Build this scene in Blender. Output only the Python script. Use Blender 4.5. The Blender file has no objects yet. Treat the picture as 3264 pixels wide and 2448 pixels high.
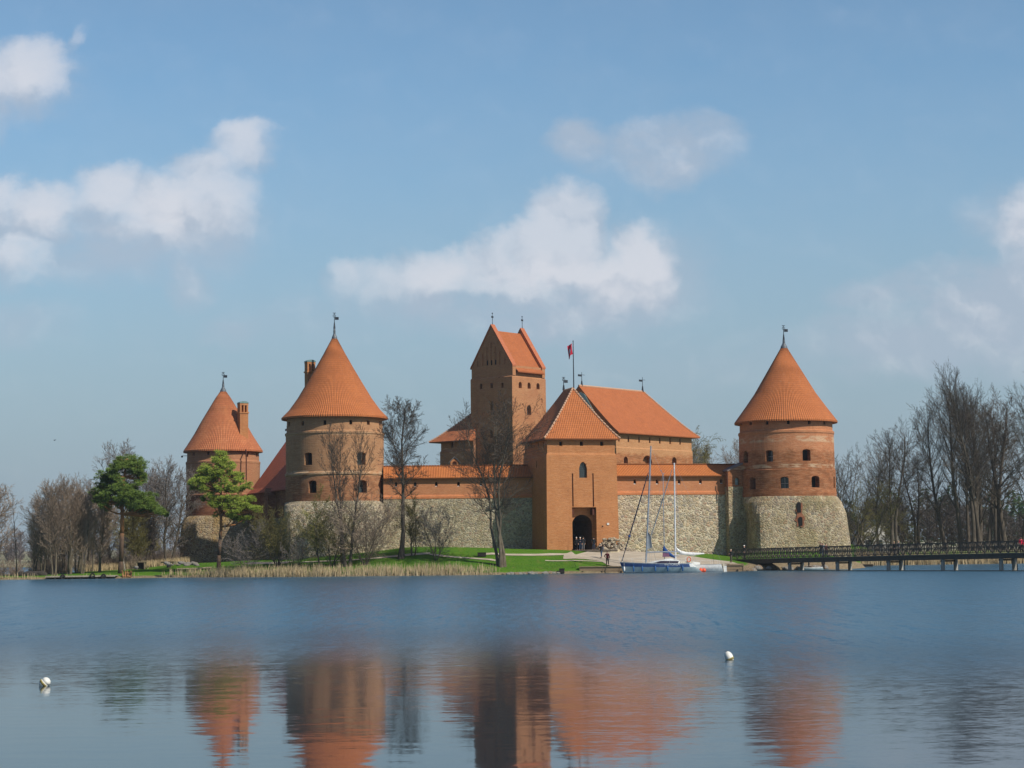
import bpy, bmesh, math, random
from mathutils import Vector, Matrix, noise as mnoise
R = math.radians
random.seed(7)
scn = bpy.context.scene
COL = scn.collection

# ------------------------------------------------------------------ camera
F = 6200.0                     # focal length in pixels of the 3264 px wide photograph
CAMH = 2.6
PITCH = math.atan(542.0/F); ROLL = R(0.7)
_w = Vector((0, math.cos(PITCH), math.sin(PITCH)))
_u0 = Vector((0, -math.sin(PITCH), math.cos(PITCH)))
_r0 = Vector((1, 0, 0))
CR = (_r0*math.cos(ROLL) - _u0*math.sin(ROLL))
CU = (_r0*math.sin(ROLL) + _u0*math.cos(ROLL))
cam_d = bpy.data.cameras.new('camera'); cam = bpy.data.objects.new('camera', cam_d); COL.objects.link(cam)
cam.matrix_world = Matrix(((CR.x, CU.x, -_w.x, 0), (CR.y, CU.y, -_w.y, 0), (CR.z, CU.z, -_w.z, CAMH), (0, 0, 0, 1)))
cam_d.sensor_width = 36; cam_d.lens = 36*F/3264; cam_d.clip_start = 0.5; cam_d.clip_end = 20000
scn.camera = cam

def P(u, v, Y):
    """world point on the plane y=Y seen at pixel (u,v) of the survey photograph"""
    d = _w + CR*((u-1632)/F) + CU*((1224-v)/F)
    t = Y/d.y
    return Vector((d.x*t, Y, CAMH + d.z*t))

# ------------------------------------------------------------------ sun, sky, exposure
SUN_AZ, SUN_EL = 52.0, 43.0    # degrees to the right of straight behind the camera
sd = Vector((math.sin(R(SUN_AZ))*math.cos(R(SUN_EL)), -math.cos(R(SUN_AZ))*math.cos(R(SUN_EL)), math.sin(R(SUN_EL))))
sun_d = bpy.data.lights.new('sun', 'SUN'); sun_d.energy = 4.2; sun_d.angle = R(0.53); sun_d.color = (1.0, 0.93, 0.82)
sun = bpy.data.objects.new('sun', sun_d); COL.objects.link(sun)
sun.rotation_euler = sd.to_track_quat('Z', 'Y').to_euler()
scn.view_settings.view_transform = 'Standard'; scn.view_settings.look = 'None'
scn.view_settings.exposure = 0.0; scn.view_settings.gamma = 1.0
scn.render.engine = 'CYCLES'
scn.cycles.use_denoising = True
scn.cycles.max_bounces = 6; scn.cycles.diffuse_bounces = 3; scn.cycles.glossy_bounces = 3
scn.cycles.sample_clamp_indirect = 8

class NT:
    """small helper to write node trees"""
    def __init__(s, tree): s.t = tree; s.n = tree.nodes; s.l = tree.links
    def new(s, typ, **kw):
        n = s.n.new(typ)
        for k, v in kw.items(): setattr(n, k, v)
        return n
    def put(s, sock, v):
        if v is None: return
        if hasattr(v, 'is_output') or isinstance(v, bpy.types.NodeSocket): s.l.new(v, sock)
        else: sock.default_value = v
    def math(s, op, a, b=None, c=None, clamp=False):
        n = s.new('ShaderNodeMath', operation=op, use_clamp=clamp)
        s.put(n.inputs[0], a)
        if b is not None: s.put(n.inputs[1], b)
        if c is not None: s.put(n.inputs[2], c)
        return n.outputs[0]
    def vmath(s, op, a, b=None, out=0):
        n = s.new('ShaderNodeVectorMath', operation=op)
        s.put(n.inputs[0], a)
        if b is not None:
            s.put(n.inputs[3] if op == 'SCALE' else n.inputs[1], b)
        return n.outputs[out]
    def mix(s, f, a, b, blend='MIX'):
        n = s.new('ShaderNodeMix', data_type='RGBA', blend_type=blend)
        s.put(n.inputs[0], f)
        for i, v in ((6, a), (7, b)):
            if isinstance(v, tuple) and len(v) == 3: v = (*v, 1)
            s.put(n.inputs[i], v)
        return n.outputs[2]
    def ss(s, x, a, b):            # smoothstep
        n = s.new('ShaderNodeMapRange', interpolation_type='SMOOTHSTEP')
        s.put(n.inputs[0], x); s.put(n.inputs[1], a); s.put(n.inputs[2], b)
        return n.outputs[0]
    def noise(s, vec, scale, detail=3, rough=0.5, out=0):
        n = s.new('ShaderNodeTexNoise'); s.put(n.inputs['Vector'], vec)
        s.put(n.inputs['Scale'], scale); n.inputs['Detail'].default_value = detail; n.inputs['Roughness'].default_value = rough
        return n.outputs[out]
    def mapping(s, vec, scale=(1, 1, 1), loc=(0, 0, 0), rot=(0, 0, 0)):
        n = s.new('ShaderNodeMapping'); s.put(n.inputs[0], vec)
        n.inputs['Scale'].default_value = scale; n.inputs['Location'].default_value = loc; n.inputs['Rotation'].default_value = rot
        return n.outputs[0]
    def sep(s, vec):
        n = s.new('ShaderNodeSeparateXYZ'); s.put(n.inputs[0], vec); return n.outputs
    def comb(s, x, y, z):
        n = s.new('ShaderNodeCombineXYZ')
        for i, v in enumerate((x, y, z)): s.put(n.inputs[i], v)
        return n.outputs[0]

def build_world():
    w = bpy.data.worlds.new('World'); scn.world = w; w.use_nodes = True
    t = NT(w.node_tree); t.n.clear()
    sky = t.new('ShaderNodeTexSky', sky_type='NISHITA', sun_disc=False)
    sky.sun_elevation = R(SUN_EL); sky.sun_rotation = R(180-SUN_AZ)
    sky.altitude = 150; sky.air_density = 1.0; sky.dust_density = 1.2; sky.ozone_density = 1.0
    co = t.new('ShaderNodeTexCoord').outputs['Generated']
    x, y, z = t.sep(co)
    ysafe = t.math('MAXIMUM', y, 0.02)
    a = t.math('DIVIDE', x, ysafe); b = t.math('DIVIDE', t.math('ABSOLUTE', z), ysafe)
    ab = t.comb(a, b, 0.0)
    # billowy displacement of the cloud coordinates
    n1 = t.noise(t.mapping(ab, (1, 1.15, 1)), 17, 7, 0.6, out=1)
    n2 = t.noise(t.mapping(ab, (1, 1.15, 1), loc=(3, 5, 1)), 60, 6, 0.65, out=1)
    d1 = t.vmath('SCALE', t.vmath('SUBTRACT', n1, (0.5, 0.5, 0.5)), 0.036)
    d2 = t.vmath('SCALE', t.vmath('SUBTRACT', n2, (0.5, 0.5, 0.5)), 0.010)
    q = t.vmath('ADD', ab, t.vmath('ADD', d1, d2))
    qx, qy, _ = t.sep(q)
    # cumulus lumps: (u, v, rx, ry up, ry down, strength) surveyed in the photograph's pixels
    cumulus = [
        (1800,700,150,130,230,1.0),(1690,760,120,85,190,.85),(1560,790,140,95,170,.85),(1400,830,170,85,150,.8),(1120,850,110,60,120,.62),(1220,870,140,60,120,.55),
        (2060,800,130,125,190,.95),(1930,880,190,120,150,.75),(1620,880,260,90,120,.6),(1290,860,120,50,100,.5),
        (770,425,140,65,140,.85),(660,520,170,90,180,.8),(700,610,150,110,150,.75),(520,620,260,120,190,.7),(350,570,150,85,170,.8),(140,610,160,85,150,.8),
        (-10,600,140,90,140,.75),(60,800,120,75,110,.45),(90,180,150,85,190,.8),(-40,230,140,130,190,.8),(235,110,32,50,80,.45),(170,250,90,50,80,.5),
        (3290,680,140,130,170,.9)]
    veils = [
        (1720,930,640,170,240,.8),(2060,840,300,200,240,.5),(400,720,560,200,240,.75),(30,770,240,160,160,.6),(120,260,240,160,160,.5),
        (1850,440,150,110,150,.75),(2130,470,280,140,170,.8),(2270,400,140,70,110,.6),(1980,490,330,90,130,.4),
        (3150,920,480,150,260,.9),(2830,960,260,100,140,.6),(2740,965,70,70,80,.5),(2950,1090,620,120,180,.6),(3250,700,240,160,180,.6),
        (600,890,120,80,110,.5),(740,1030,140,70,100,.45),(60,1020,260,110,130,.4),(2150,1120,900,120,180,.3),(1000,1000,420,120,150,.3)]
    def field(blobs, k):
        acc = None
        for (u, v, rx, ru, rd, st) in blobs:
            d = P(u, v, 1000.0) - Vector((0, 0, CAMH)); bx, by = d.x/1000, d.z/1000
            dx = t.math('DIVIDE', t.math('SUBTRACT', qx, bx), rx/F)
            dyr = t.math('SUBTRACT', qy, by)
            dy = t.math('MAXIMUM', t.math('DIVIDE', dyr, ru/F), t.math('DIVIDE', dyr, -rd/F))
            r2 = t.math('MULTIPLY_ADD', dx, dx, t.math('MULTIPLY', dy, dy))
            val = t.math('MULTIPLY', t.math('SUBTRACT', 1.0, r2), st, clamp=True)
            acc = val if acc is None else t.math('SMOOTH_MAX', acc, val, k)
        return acc
    n3 = t.noise(t.mapping(q, (1, 1.15, 1), loc=(7, 2, 0)), 30, 8, 0.58)
    n5 = t.noise(t.mapping(ab, (1, 1.8, 1), loc=(2, 9, 0)), 14, 7, 0.62)
    cu = field([(u, v, rx*1.06, ru*1.05, rd*1.4, st) for u, v, rx, ru, rd, st in cumulus], 0.12)
    dens = t.math('ADD', cu, t.math('MULTIPLY', t.math('SUBTRACT', n3, 0.5), t.math('MULTIPLY', t.math('POWER', cu, 0.4), 0.82)))
    ve = t.math('MULTIPLY', t.ss(field(veils, 0.2), 0.0, 0.75), t.ss(n5, 0.16, 0.60))
    a1 = t.math('MULTIPLY', t.ss(dens, -0.02, 0.85), 0.74)
    a2 = t.math('MULTIPLY', ve, 0.76)
    alpha = t.math('SUBTRACT', 1.0, t.math('MULTIPLY', t.math('SUBTRACT', 1.0, a1), t.math('SUBTRACT', 1.0, a2)))
    alpha = t.math('MULTIPLY', alpha, t.ss(y, 0.05, 0.4))
    # sunlit crowns towards the upper right, greyer bellies: the same lumps shifted towards the sun
    lit = field([(u+rx*.15, v-ru*.30, rx*1.05, ru*1.0, rd*1.15, 1.0) for u, v, rx, ru, rd, st in cumulus], 0.15)
    n4 = t.noise(t.mapping(q, (1, 1.15, 1), loc=(-0.006, -0.009, 0)), 30, 6, 0.5)
    n4b = t.noise(t.mapping(q, (1, 1.15, 1)), 30, 6, 0.5)
    shade = t.ss(t.math('ADD', t.math('MULTIPLY', t.math('SUBTRACT', n4b, n4), 2.4), lit), -0.05, 1.0)
    ccol = t.mix(shade, CLOUD_DARK, CLOUD_LIGHT)
    grade = t.mix(1.0, sky.outputs[0], t.mix(t.ss(b, 0.24, 0.7), SKY_GRADE, SKY_HIGH), 'MULTIPLY')
    # thin milky air low over the horizon
    milk = t.ss(b, 0.27, 0.0)
    grade = t.mix(t.math('MULTIPLY', milk, 0.92), grade, SKY_MILK)
    out = t.mix(alpha, grade, ccol)
    bg = t.new('ShaderNodeBackground'); t.put(bg.inputs[0], out); bg.inputs[1].default_value = 0.1
    o = t.new('ShaderNodeOutputWorld'); t.l.new(bg.outputs[0], o.inputs[0])
SKY_GRADE = (0.925, 1.185, 1.27, 1)
SKY_HIGH = (0.60, 0.74, 0.86, 1)
SKY_MILK = (3.05, 3.92, 4.72)
CLOUD_DARK = (4.3, 5.0, 6.05)
CLOUD_LIGHT = (7.0, 7.15, 7.75)
build_world()

# ------------------------------------------------------------------ mesh builder
class MB:
    def __init__(s): s.v = []; s.f = []; s.uv = {}
    def add(s, verts, faces, uvs=None):
        o = len(s.v); s.v.extend(verts)
        for i, f in enumerate(faces):
            if uvs is not None: s.uv[len(s.f)] = uvs[i]
            s.f.append(tuple(o+k for k in f))
    def box(s, x0, x1, y0, y1, z0, z1):
        v = [(x0,y0,z0),(x1,y0,z0),(x1,y1,z0),(x0,y1,z0),(x0,y0,z1),(x1,y0,z1),(x1,y1,z1),(x0,y1,z1)]
        s.add(v, [(0,3,2,1),(4,5,6,7),(0,1,5,4),(1,2,6,5),(2,3,7,6),(3,0,4,7)])
    def tube(s, p0, p1, r0, r1=None, n=6, cap=True):
        if r1 is None: r1 = r0
        p0 = Vector(p0); p1 = Vector(p1); d = p1-p0
        if d.length < 1e-6: return
        d.normalize(); a = d.orthogonal().normalized(); b = d.cross(a)
        vs = []
        for (p, r) in ((p0, r0), (p1, r1)):
            for k in range(n):
                t = 2*math.pi*k/n; vs.append(tuple(p + a*(r*math.cos(t)) + b*(r*math.sin(t))))
        fs = [(k, (k+1) % n, n+(k+1) % n, n+k) for k in range(n)]
        if cap: fs += [tuple(range(n-1, -1, -1)), tuple(range(n, 2*n))]
        s.add(vs, fs)
    def poly_tube(s, pts, rs, n=6):
        for i in range(len(pts)-1): s.tube(pts[i], pts[i+1], rs[i], rs[i+1], n)
    def lathe(s, prof, n=48, c=(0, 0), cap=True, uvn=None):
        """prof: list of (r,z)"""
        rings = []; base = len(s.v)
        for (r, z) in prof:
            for k in range(n):
                t = 2*math.pi*k/n; s.v.append((c[0]+r*math.sin(t), c[1]-r*math.cos(t), z))
        L = 0.0
        for i in range(len(prof)-1):
            dl = math.hypot(prof[i+1][0]-prof[i][0], prof[i+1][1]-prof[i][1])
            for k in range(n):
                k2 = (k+1) % n
                if uvn: s.uv[len(s.f)] = [(k*uvn/n, L), ((k+1)*uvn/n, L), ((k+1)*uvn/n, L+dl), (k*uvn/n, L+dl)]
                s.f.append((base+i*n+k, base+i*n+k2, base+(i+1)*n+k2, base+(i+1)*n+k))
            L += dl
        if cap:
            s.f.append(tuple(base+k for k in range(n-1, -1, -1)))
            s.f.append(tuple(base+(len(prof)-1)*n+k for k in range(n)))
    def sphere(s, c, r, n=10, m=6, sq=(1, 1, 1)):
        prof = [(r*math.sin(math.pi*i/m), -r*math.cos(math.pi*i/m)) for i in range(m+1)]
        prof[0] = (r*0.02, -r); prof[-1] = (r*0.02, r)
        o = len(s.v); s.lathe(prof, n)
        for k in range(o, len(s.v)):
            x, y, z = s.v[k]; s.v[k] = (x*sq[0]+c[0], y*sq[1]+c[1], z*sq[2]+c[2])
    def prism(s, poly, o, ax, ay, ex):
        """2D polygon (list of (a,b)) in the plane o + a*ax + b*ay, extruded by ex"""
        o = Vector(o); ax = Vector(ax); ay = Vector(ay); ex = Vector(ex); n = len(poly)
        vs = [tuple(o+ax*a+ay*b) for a, b in poly] + [tuple(o+ax*a+ay*b+ex) for a, b in poly]
        s.add(vs, [tuple(range(n)), tuple(range(2*n-1, n-1, -1))] + [(k, n+k, n+(k+1) % n, (k+1) % n) for k in range(n)])
    def loft(s, rings, cap=True, close=True):
        o = len(s.v); n = len(rings[0])
        for r in rings: s.v.extend([tuple(p) for p in r])
        for i in range(len(rings)-1):
            for k in range(n if close else n-1):
                k2 = (k+1) % n
                s.f.append((o+i*n+k, o+i*n+k2, o+(i+1)*n+k2, o+(i+1)*n+k))
        if cap:
            s.f.append(tuple(o+k for k in range(n-1, -1, -1))); s.f.append(tuple(o+(len(rings)-1)*n+k for k in range(n)))
    def mesh(s, name, mat, smooth=False, fix=False):
        me = bpy.data.meshes.new(name); me.from_pydata(s.v, [], s.f); me.update()
        if s.uv:
            lay = me.uv_layers.new(name='UVMap')
            for fi, co in s.uv.items():
                p = me.polygons[fi]
                for j, li in enumerate(p.loop_indices): lay.data[li].uv = co[j]
        if fix:
            bm = bmesh.new(); bm.from_mesh(me); bmesh.ops.recalc_face_normals(bm, faces=bm.faces); bm.to_mesh(me); bm.free()
        if mat: me.materials.append(mat)
        if smooth: me.shade_smooth()
        return me
    def obj(s, name, mat, parent=None, label=None, smooth=False, fix=True):
        o = bpy.data.objects.new(name, s.mesh(name, mat, smooth, fix)); COL.objects.link(o)
        if parent: o.parent = parent
        if label: o['label'] = label
        return o

def tag(o, label, cat, group=None):
    o['label'] = label; o['category'] = cat
    if group: o['group'] = group
    return o
def thing(name, label, cat, loc=(0, 0, 0), rz=0.0, group=None):
    o = bpy.data.objects.new(name, None); COL.objects.link(o); o.empty_display_size = 0.3
    o.location = loc; o.rotation_euler = (0, 0, rz)
    return tag(o, label, cat, group)
def struct(o, kind='structure'): o['kind'] = kind; return o

# ------------------------------------------------------------------ materials
MAT = {}
def pmat(name, col, rough=0.8, metal=0.0, spec=0.3):
    m = bpy.data.materials.new(name); m.use_nodes = True; t = NT(m.node_tree)
    b = m.node_tree.nodes['Principled BSDF']
    b.inputs['Roughness'].default_value = rough; b.inputs['Metallic'].default_value = metal; b.inputs['Specular IOR Level'].default_value = spec
    # slight procedural mottling on every plain paint or cloth
    co = t.new('ShaderNodeTexCoord').outputs['Object']
    n = t.noise(co, 3.0, 4, 0.6)
    c = t.mix(t.ss(n, 0.3, 0.75), tuple(x*0.86 for x in col), tuple(min(1, x*1.12) for x in col))
    t.l.new(c, b.inputs['Base Color']); MAT[name] = m; return m
def bump(t, b, h, strength, dist):
    n = t.new('ShaderNodeBump'); n.inputs['Strength'].default_value = strength; n.inputs['Distance'].default_value = dist
    t.l.new(h, n.inputs['Height']); t.l.new(n.outputs[0], b.inputs['Normal'])

def brick_mat(name, c1, c2, c3, zlo=None, old=None, patch=0.5, scale=1.0, bands=()):
    """c1/c2 brick tones, c3 pale mortar/weathering; below zlo (object z) the older brick 'old'"""
    m = bpy.data.materials.new(name); m.use_nodes = True; t = NT(m.node_tree); b = m.node_tree.nodes['Principled BSDF']
    b.inputs['Roughness'].default_value = 0.9; b.inputs['Specular IOR Level'].default_value = 0.15
    co = t.new('ShaderNodeTexCoord').outputs['Object']
    big = t.noise(t.mapping(co, (0.35, 0.35, 0.5)), 1.0*scale, 5, 0.6)
    course = t.noise(t.mapping(co, (0.9, 0.9, 7.0)), 1.0*scale, 3, 0.6)
    fine = t.noise(t.mapping(co, (3.5, 3.5, 9.0)), 1.0*scale, 3, 0.7)
    c = t.mix(t.ss(big, 0.35, 0.65), c1, c2)
    if old:
        x, y, z = t.sep(co)
        zz = t.math('ADD', z, t.math('MULTIPLY', t.math('SUBTRACT', t.noise(co, 0.45, 5, 0.65), 0.5), 3.0))
        oc = t.mix(t.ss(t.noise(t.mapping(co, (0.6, 0.6, 1.6)), 1.0, 5, 0.7), 0.38, 0.62), old, tuple(k*0.62 for k in old))
        c = t.mix(t.math('SUBTRACT', 1.0, t.ss(zz, zlo-0.4, zlo+0.4)), c, oc)
    for (bz, bw, bs) in bands:      # paler courses and ledges
        zz2 = t.math('ABSOLUTE', t.math('SUBTRACT', t.sep(co)[2], bz))
        msk = t.math('MULTIPLY', t.ss(zz2, bw, bw*0.4), t.ss(t.noise(t.mapping(co, (0.5, 0.5, 1.5)), 1.0, 4, 0.6), 0.40, 0.56))
        c = t.mix(t.math('MULTIPLY', msk, bs), c, (0.58, 0.44, 0.29))
    c = t.mix(t.math('MULTIPLY', t.ss(course, 0.42, 0.72), 0.38), c, c3)
    streak = t.noise(t.mapping(co, (1.1, 1.1, 0.16)), 1.0, 6, 0.7)
    c = t.mix(t.math('MULTIPLY', t.ss(streak, 0.52, 0.75), 0.35), c, tuple(k*0.5 for k in c2))
    blot = t.noise(t.mapping(co, (0.8, 0.8, 1.6)), 1.3, 7, 0.75)
    c = t.mix(t.math('MULTIPLY', t.ss(blot, 0.55, 0.68), 0.35), c, tuple(k*0.68 for k in c2))
    hole = t.new('ShaderNodeTexVoronoi', feature='F1'); hole.inputs['Scale'].default_value = 0.55; hole.inputs['Randomness'].default_value = 0.6; t.put(hole.inputs['Vector'], co)
    c = t.mix(t.math('MULTIPLY', t.ss(hole.outputs['Distance'], 0.055, 0.035), 0.8), c, (0.05, 0.03, 0.02))
    c = t.mix(t.math('MULTIPLY', t.ss(fine, 0.55, 0.8), patch), c, c3)
    c = t.mix(t.math('MULTIPLY', t.ss(fine, 0.42, 0.2), 0.45), c, tuple(k*0.45 for k in c1))
    br = t.new('ShaderNodeTexBrick'); br.inputs['Scale'].default_value = 1.0
    br.inputs['Brick Width'].default_value = 0.29; br.inputs['Row Height'].default_value = 0.1; br.inputs['Mortar Size'].default_value = 0.012
    br.inputs['Color1'].default_value = (1, 1, 1, 1); br.inputs['Color2'].default_value = (0.78, 0.74, 0.72, 1); br.inputs['Mortar'].default_value = (1.25, 1.25, 1.2, 1)
    x, y, z = t.sep(co)
    t.l.new(t.comb(t.math('ADD', x, y), z, 0.0), br.inputs['Vector'])
    c = t.mix(0.8, c, br.outputs['Color'], 'MULTIPLY')
    t.l.new(c, b.inputs['Base Color'])
    bump(t, b, t.math('ADD', fine, course), 0.6, 0.05)
    MAT[name] = m; return m

def stone_mat(name, tint=(1, 1, 1), scale=2.1, moss=0.0, mossc=(0.2, 0.15, 0.04)):
    m = bpy.data.materials.new(name); m.use_nodes = True; t = NT(m.node_tree); b = m.node_tree.nodes['Principled BSDF']
    b.inputs['Roughness'].default_value = 0.92; b.inputs['Specular IOR Level'].default_value = 0.15
    co = t.new('ShaderNodeTexCoord').outputs['Object']
    wob = t.vmath('SCALE', t.vmath('SUBTRACT', t.noise(co, 2.0, 3, 0.6, out=1), (0.5, 0.5, 0.5)), 0.42)
    q = t.mapping(t.vmath('ADD', co, wob), (1, 1, 1.35))
    ve = t.new('ShaderNodeTexVoronoi', feature='DISTANCE_TO_EDGE'); t.l.new(q, ve.inputs['Vector']); ve.inputs['Scale'].default_value = scale
    vc = t.new('ShaderNodeTexVoronoi', feature='F1'); t.l.new(q, vc.inputs['Vector']); vc.inputs['Scale'].default_value = scale
    r, g, bb = t.sep(vc.outputs['Color'])
    cr = t.new('ShaderNodeValToRGB'); t.l.new(r, cr.inputs[0])
    els = [(0.0, (0.20, 0.155, 0.11)), (0.2, (0.34, 0.28, 0.19)), (0.4, (0.25, 0.20, 0.16)), (0.55, (0.42, 0.35, 0.24)), (0.7, (0.30, 0.20, 0.14)), (0.85, (0.19, 0.17, 0.15)), (1.0, (0.46, 0.41, 0.31))]
    e = cr.color_ramp.elements
    e[0].position = 0; e[0].color = (*els[0][1], 1); e[1].position = 1; e[1].color = (*els[-1][1], 1)
    for p, c in els[1:-1]: k = e.new(p); k.color = (*c, 1)
    c = t.mix(1.0, cr.outputs[0], (*tint, 1), 'MULTIPLY')
    c = t.mix(t.math('MULTIPLY', t.ss(t.noise(co, 9, 3, 0.7), 0.4, 0.75), 0.35), c, (0.5, 0.45, 0.36))
    mort = t.math('SUBTRACT', 1.0, t.ss(t.math('ADD', ve.outputs['Distance'], t.math('MULTIPLY', t.math('SUBTRACT', t.noise(co, 5, 3, 0.6), 0.5), 0.14)), 0.02, 0.12))
    c = t.mix(t.math('MULTIPLY', mort, 0.9), c, (0.52*tint[0], 0.47*tint[1], 0.37*tint[2]))
    if moss:
        c = t.mix(t.math('MULTIPLY', t.ss(t.noise(t.mapping(co, (1, 1, 0.6)), 0.33, 5, 0.65), 0.44, 0.66), moss), c, mossc)
    c = t.mix(t.math('MULTIPLY', t.ss(t.noise(co, 0.5, 4, 0.6), 0.5, 0.75), 0.4), c, (0.16, 0.13, 0.09))
    t.l.new(c, b.inputs['Base Color'])
    bump(t, b, t.math('ADD', t.ss(ve.outputs['Distance'], 0.0, 0.2), t.math('MULTIPLY', t.noise(co, 7, 3, 0.7), 0.5)), 0.9, 0.12)
    MAT[name] = m; return m

def tile_mat(name, c1, c2, contrast=0.5):
    """UV.x counts tile columns, UV.y is metres up the slope"""
    m = bpy.data.materials.new(name); m.use_nodes = True; t = NT(m.node_tree); b = m.node_tree.nodes['Principled BSDF']
    b.inputs['Roughness'].default_value = 0.75; b.inputs['Specular IOR Level'].default_value = 0.25
    tc = t.new('ShaderNodeTexCoord'); uv = tc.outputs['UV']; co = tc.outputs['Object']
    x, y, _ = t.sep(uv)
    row = t.math('DIVIDE', y, 0.36)
    fx = t.math('FRACT', x); fy = t.math('FRACT', row)
    wn = t.new('ShaderNodeTexWhiteNoise', noise_dimensions='2D')
    t.l.new(t.comb(t.math('FLOOR', x), t.math('FLOOR', row), 0), wn.inputs['Vector'])
    big = t.noise(co, 0.5, 5, 0.65)
    c = t.mix(t.ss(big, 0.3, 0.7), c1, c2)
    c = t.mix(t.math('MULTIPLY', wn.outputs['Value'], 0.35), c, tuple(k*0.62 for k in c1))
    roll = t.math('SINE', t.math('MULTIPLY', fx, math.pi))
    c = t.mix(t.math('MULTIPLY', t.ss(roll, 0.5, 0.05), contrast), c, tuple(k*0.28 for k in c1))
    c = t.mix(t.math('MULTIPLY', t.ss(fy, 0.14, 0.0), contrast*0.55), c, tuple(k*0.35 for k in c1))
    c = t.mix(t.math('MULTIPLY', t.ss(t.noise(co, 2.6, 4, 0.7), 0.58, 0.8), 0.3), c, (0.55, 0.42, 0.3))
    c = t.mix(t.math('MULTIPLY', t.ss(t.noise(t.mapping(co, (1, 1, 0.35)), 0.8, 6, 0.75), 0.52, 0.72), 0.38), c, tuple(k*0.5 for k in c1))
    t.l.new(c, b.inputs['Base Color'])
    bump(t, b, t.math('ADD', roll, t.math('MULTIPLY', fy, -0.5)), 0.8, 0.07)
    MAT[name] = m; return m

TILE1, TILE2 = (0.55, 0.178, 0.056), (0.48, 0.15, 0.047)
tile_mat('roof_tiles', TILE1, TILE2, 0.75)
tile_mat('roof_tiles_old', (0.50, 0.16, 0.065), (0.58, 0.21, 0.085), 0.75)
tile_mat('roof_tiles_curtain', (0.60, 0.20, 0.055), (0.54, 0.17, 0.05), 0.85)
tile_mat('roof_tiles_flat', (0.50, 0.155, 0.053), (0.455, 0.138, 0.047), 0.3)
tile_mat('roof_tiles_dark', (0.52, 0.14, 0.07), (0.46, 0.12, 0.06), 0.3)
brick_mat('brick_sw', (0.42, 0.225, 0.115), (0.37, 0.195, 0.10), (0.50, 0.33, 0.19), 13.8, (0.37, 0.165, 0.082), bands=((14.15, .5, .6), (19.6, .3, .3)))
brick_mat('brick_gate', (0.48, 0.207, 0.084), (0.43, 0.18, 0.072), (0.54, 0.30, 0.155), patch=0.25)
brick_mat('brick_right', (0.50, 0.21, 0.10), (0.44, 0.18, 0.085), (0.55, 0.32, 0.18), 16.6, (0.35, 0.135, 0.058), patch=0.6, bands=((18.3, .55, .7), (14.5, .35, .7)))
brick_mat('brick_nw', (0.40, 0.19, 0.10), (0.36, 0.165, 0.09), (0.46, 0.27, 0.16), 12.3, (0.28, 0.11, 0.06))
brick_mat('brick_keep', (0.45, 0.215, 0.105), (0.40, 0.18, 0.088), (0.52, 0.32, 0.17), 19.0, (0.40, 0.17, 0.08))
brick_mat('brick_palace', (0.49, 0.25, 0.12), (0.45, 0.22, 0.10), (0.56, 0.36, 0.20), 18.2, (0.42, 0.165, 0.07), patch=0.6)
brick_mat('brick_curtain', (0.50, 0.215, 0.10), (0.46, 0.19, 0.09), (0.54, 0.30, 0.17), patch=0.25)
brick_mat('brick_moulding', (0.56, 0.21, 0.09), (0.52, 0.19, 0.08), (0.58, 0.3, 0.16), patch=0.2)
stone_mat('fieldstone', (1.42, 1.36, 1.26), 1.95)
stone_mat('fieldstone_fine', (1.32, 1.29, 1.18), 2.7, 0.3, (0.22, 0.19, 0.08))
stone_mat('fieldstone_tower', (1.20, 1.13, 0.97), 2.3, 0.5, (0.20, 0.16, 0.05))
stone_mat('fieldstone_nw', (1.0, 0.9, 0.75), 2.2, 0.6, (0.36, 0.22, 0.05))
stone_mat('rubble', (1.25, 1.2, 1.12), 3.0)
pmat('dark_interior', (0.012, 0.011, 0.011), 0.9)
pmat('window_glass', (0.05, 0.07, 0.075), 0.15, 0.0, 0.6)
pmat('green_glass', (0.32, 0.42, 0.38), 0.3, 0.0, 0.5)
pmat('lead', (0.13, 0.145, 0.16), 0.5, 0.2)
pmat('iron', (0.045, 0.05, 0.06), 0.5, 0.4)
pmat('wood_dark', (0.028, 0.024, 0.022), 0.85)
pmat('wood_slot', (0.10, 0.035, 0.022), 0.9)
pmat('mortar_ridge', (0.55, 0.33, 0.21), 0.9)
pmat('coping', (0.46, 0.15, 0.07), 0.85)
pmat('copper', (0.16, 0.26, 0.24), 0.6)
pmat('white_trim', (0.72, 0.70, 0.65), 0.7)
# ------------------------------------------------------------------ terrain and water
def pw(keys, x):
    if x <= keys[0][0]: return keys[0][1]
    for (a, b), (c, d) in zip(keys, keys[1:]):
        if x <= c:
            k = (x-a)/(c-a); return b + (d-b)*k
    return keys[-1][1]
YS = [(-300,261),(-63,261),(-45.5,263),(-25.6,251.5),(-3,247.5),(6.8,251.6),(14,252),(24.5,252.2),(29.6,255.5),(33,261),(38,263.5),(42,264.5),(46,269),(50,280),(53,303),(57,322),(90,327),(300,327)]
YB = [(-300,296),(-62,296),(-56,325),(-47,385),(-30,440),(0,900),(300,900)]
ZC = [(-120,.5),(-68,.5),(-54,1.15),(-46,1.9),(-40,2.0),(-27,2.5),(-14,3.7),(-3,3.45),(4,3.1),(15,2.8),(20,2.5),(29,2.25),(37,2.6),(46,2.5),(60,2.1),(300,2.4)]
EDGE = [(-300,.4),(5,.45),(8,.8),(29,.8),(36,.5),(300,.35)]
RAMP = [(-300,14),(20,14),(26,20),(31,26),(34,8),(50,7),(56,14),(300,14)]
def sstep(t): t = max(0.0, min(1.0, t)); return t*t*(3-2*t)
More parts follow.
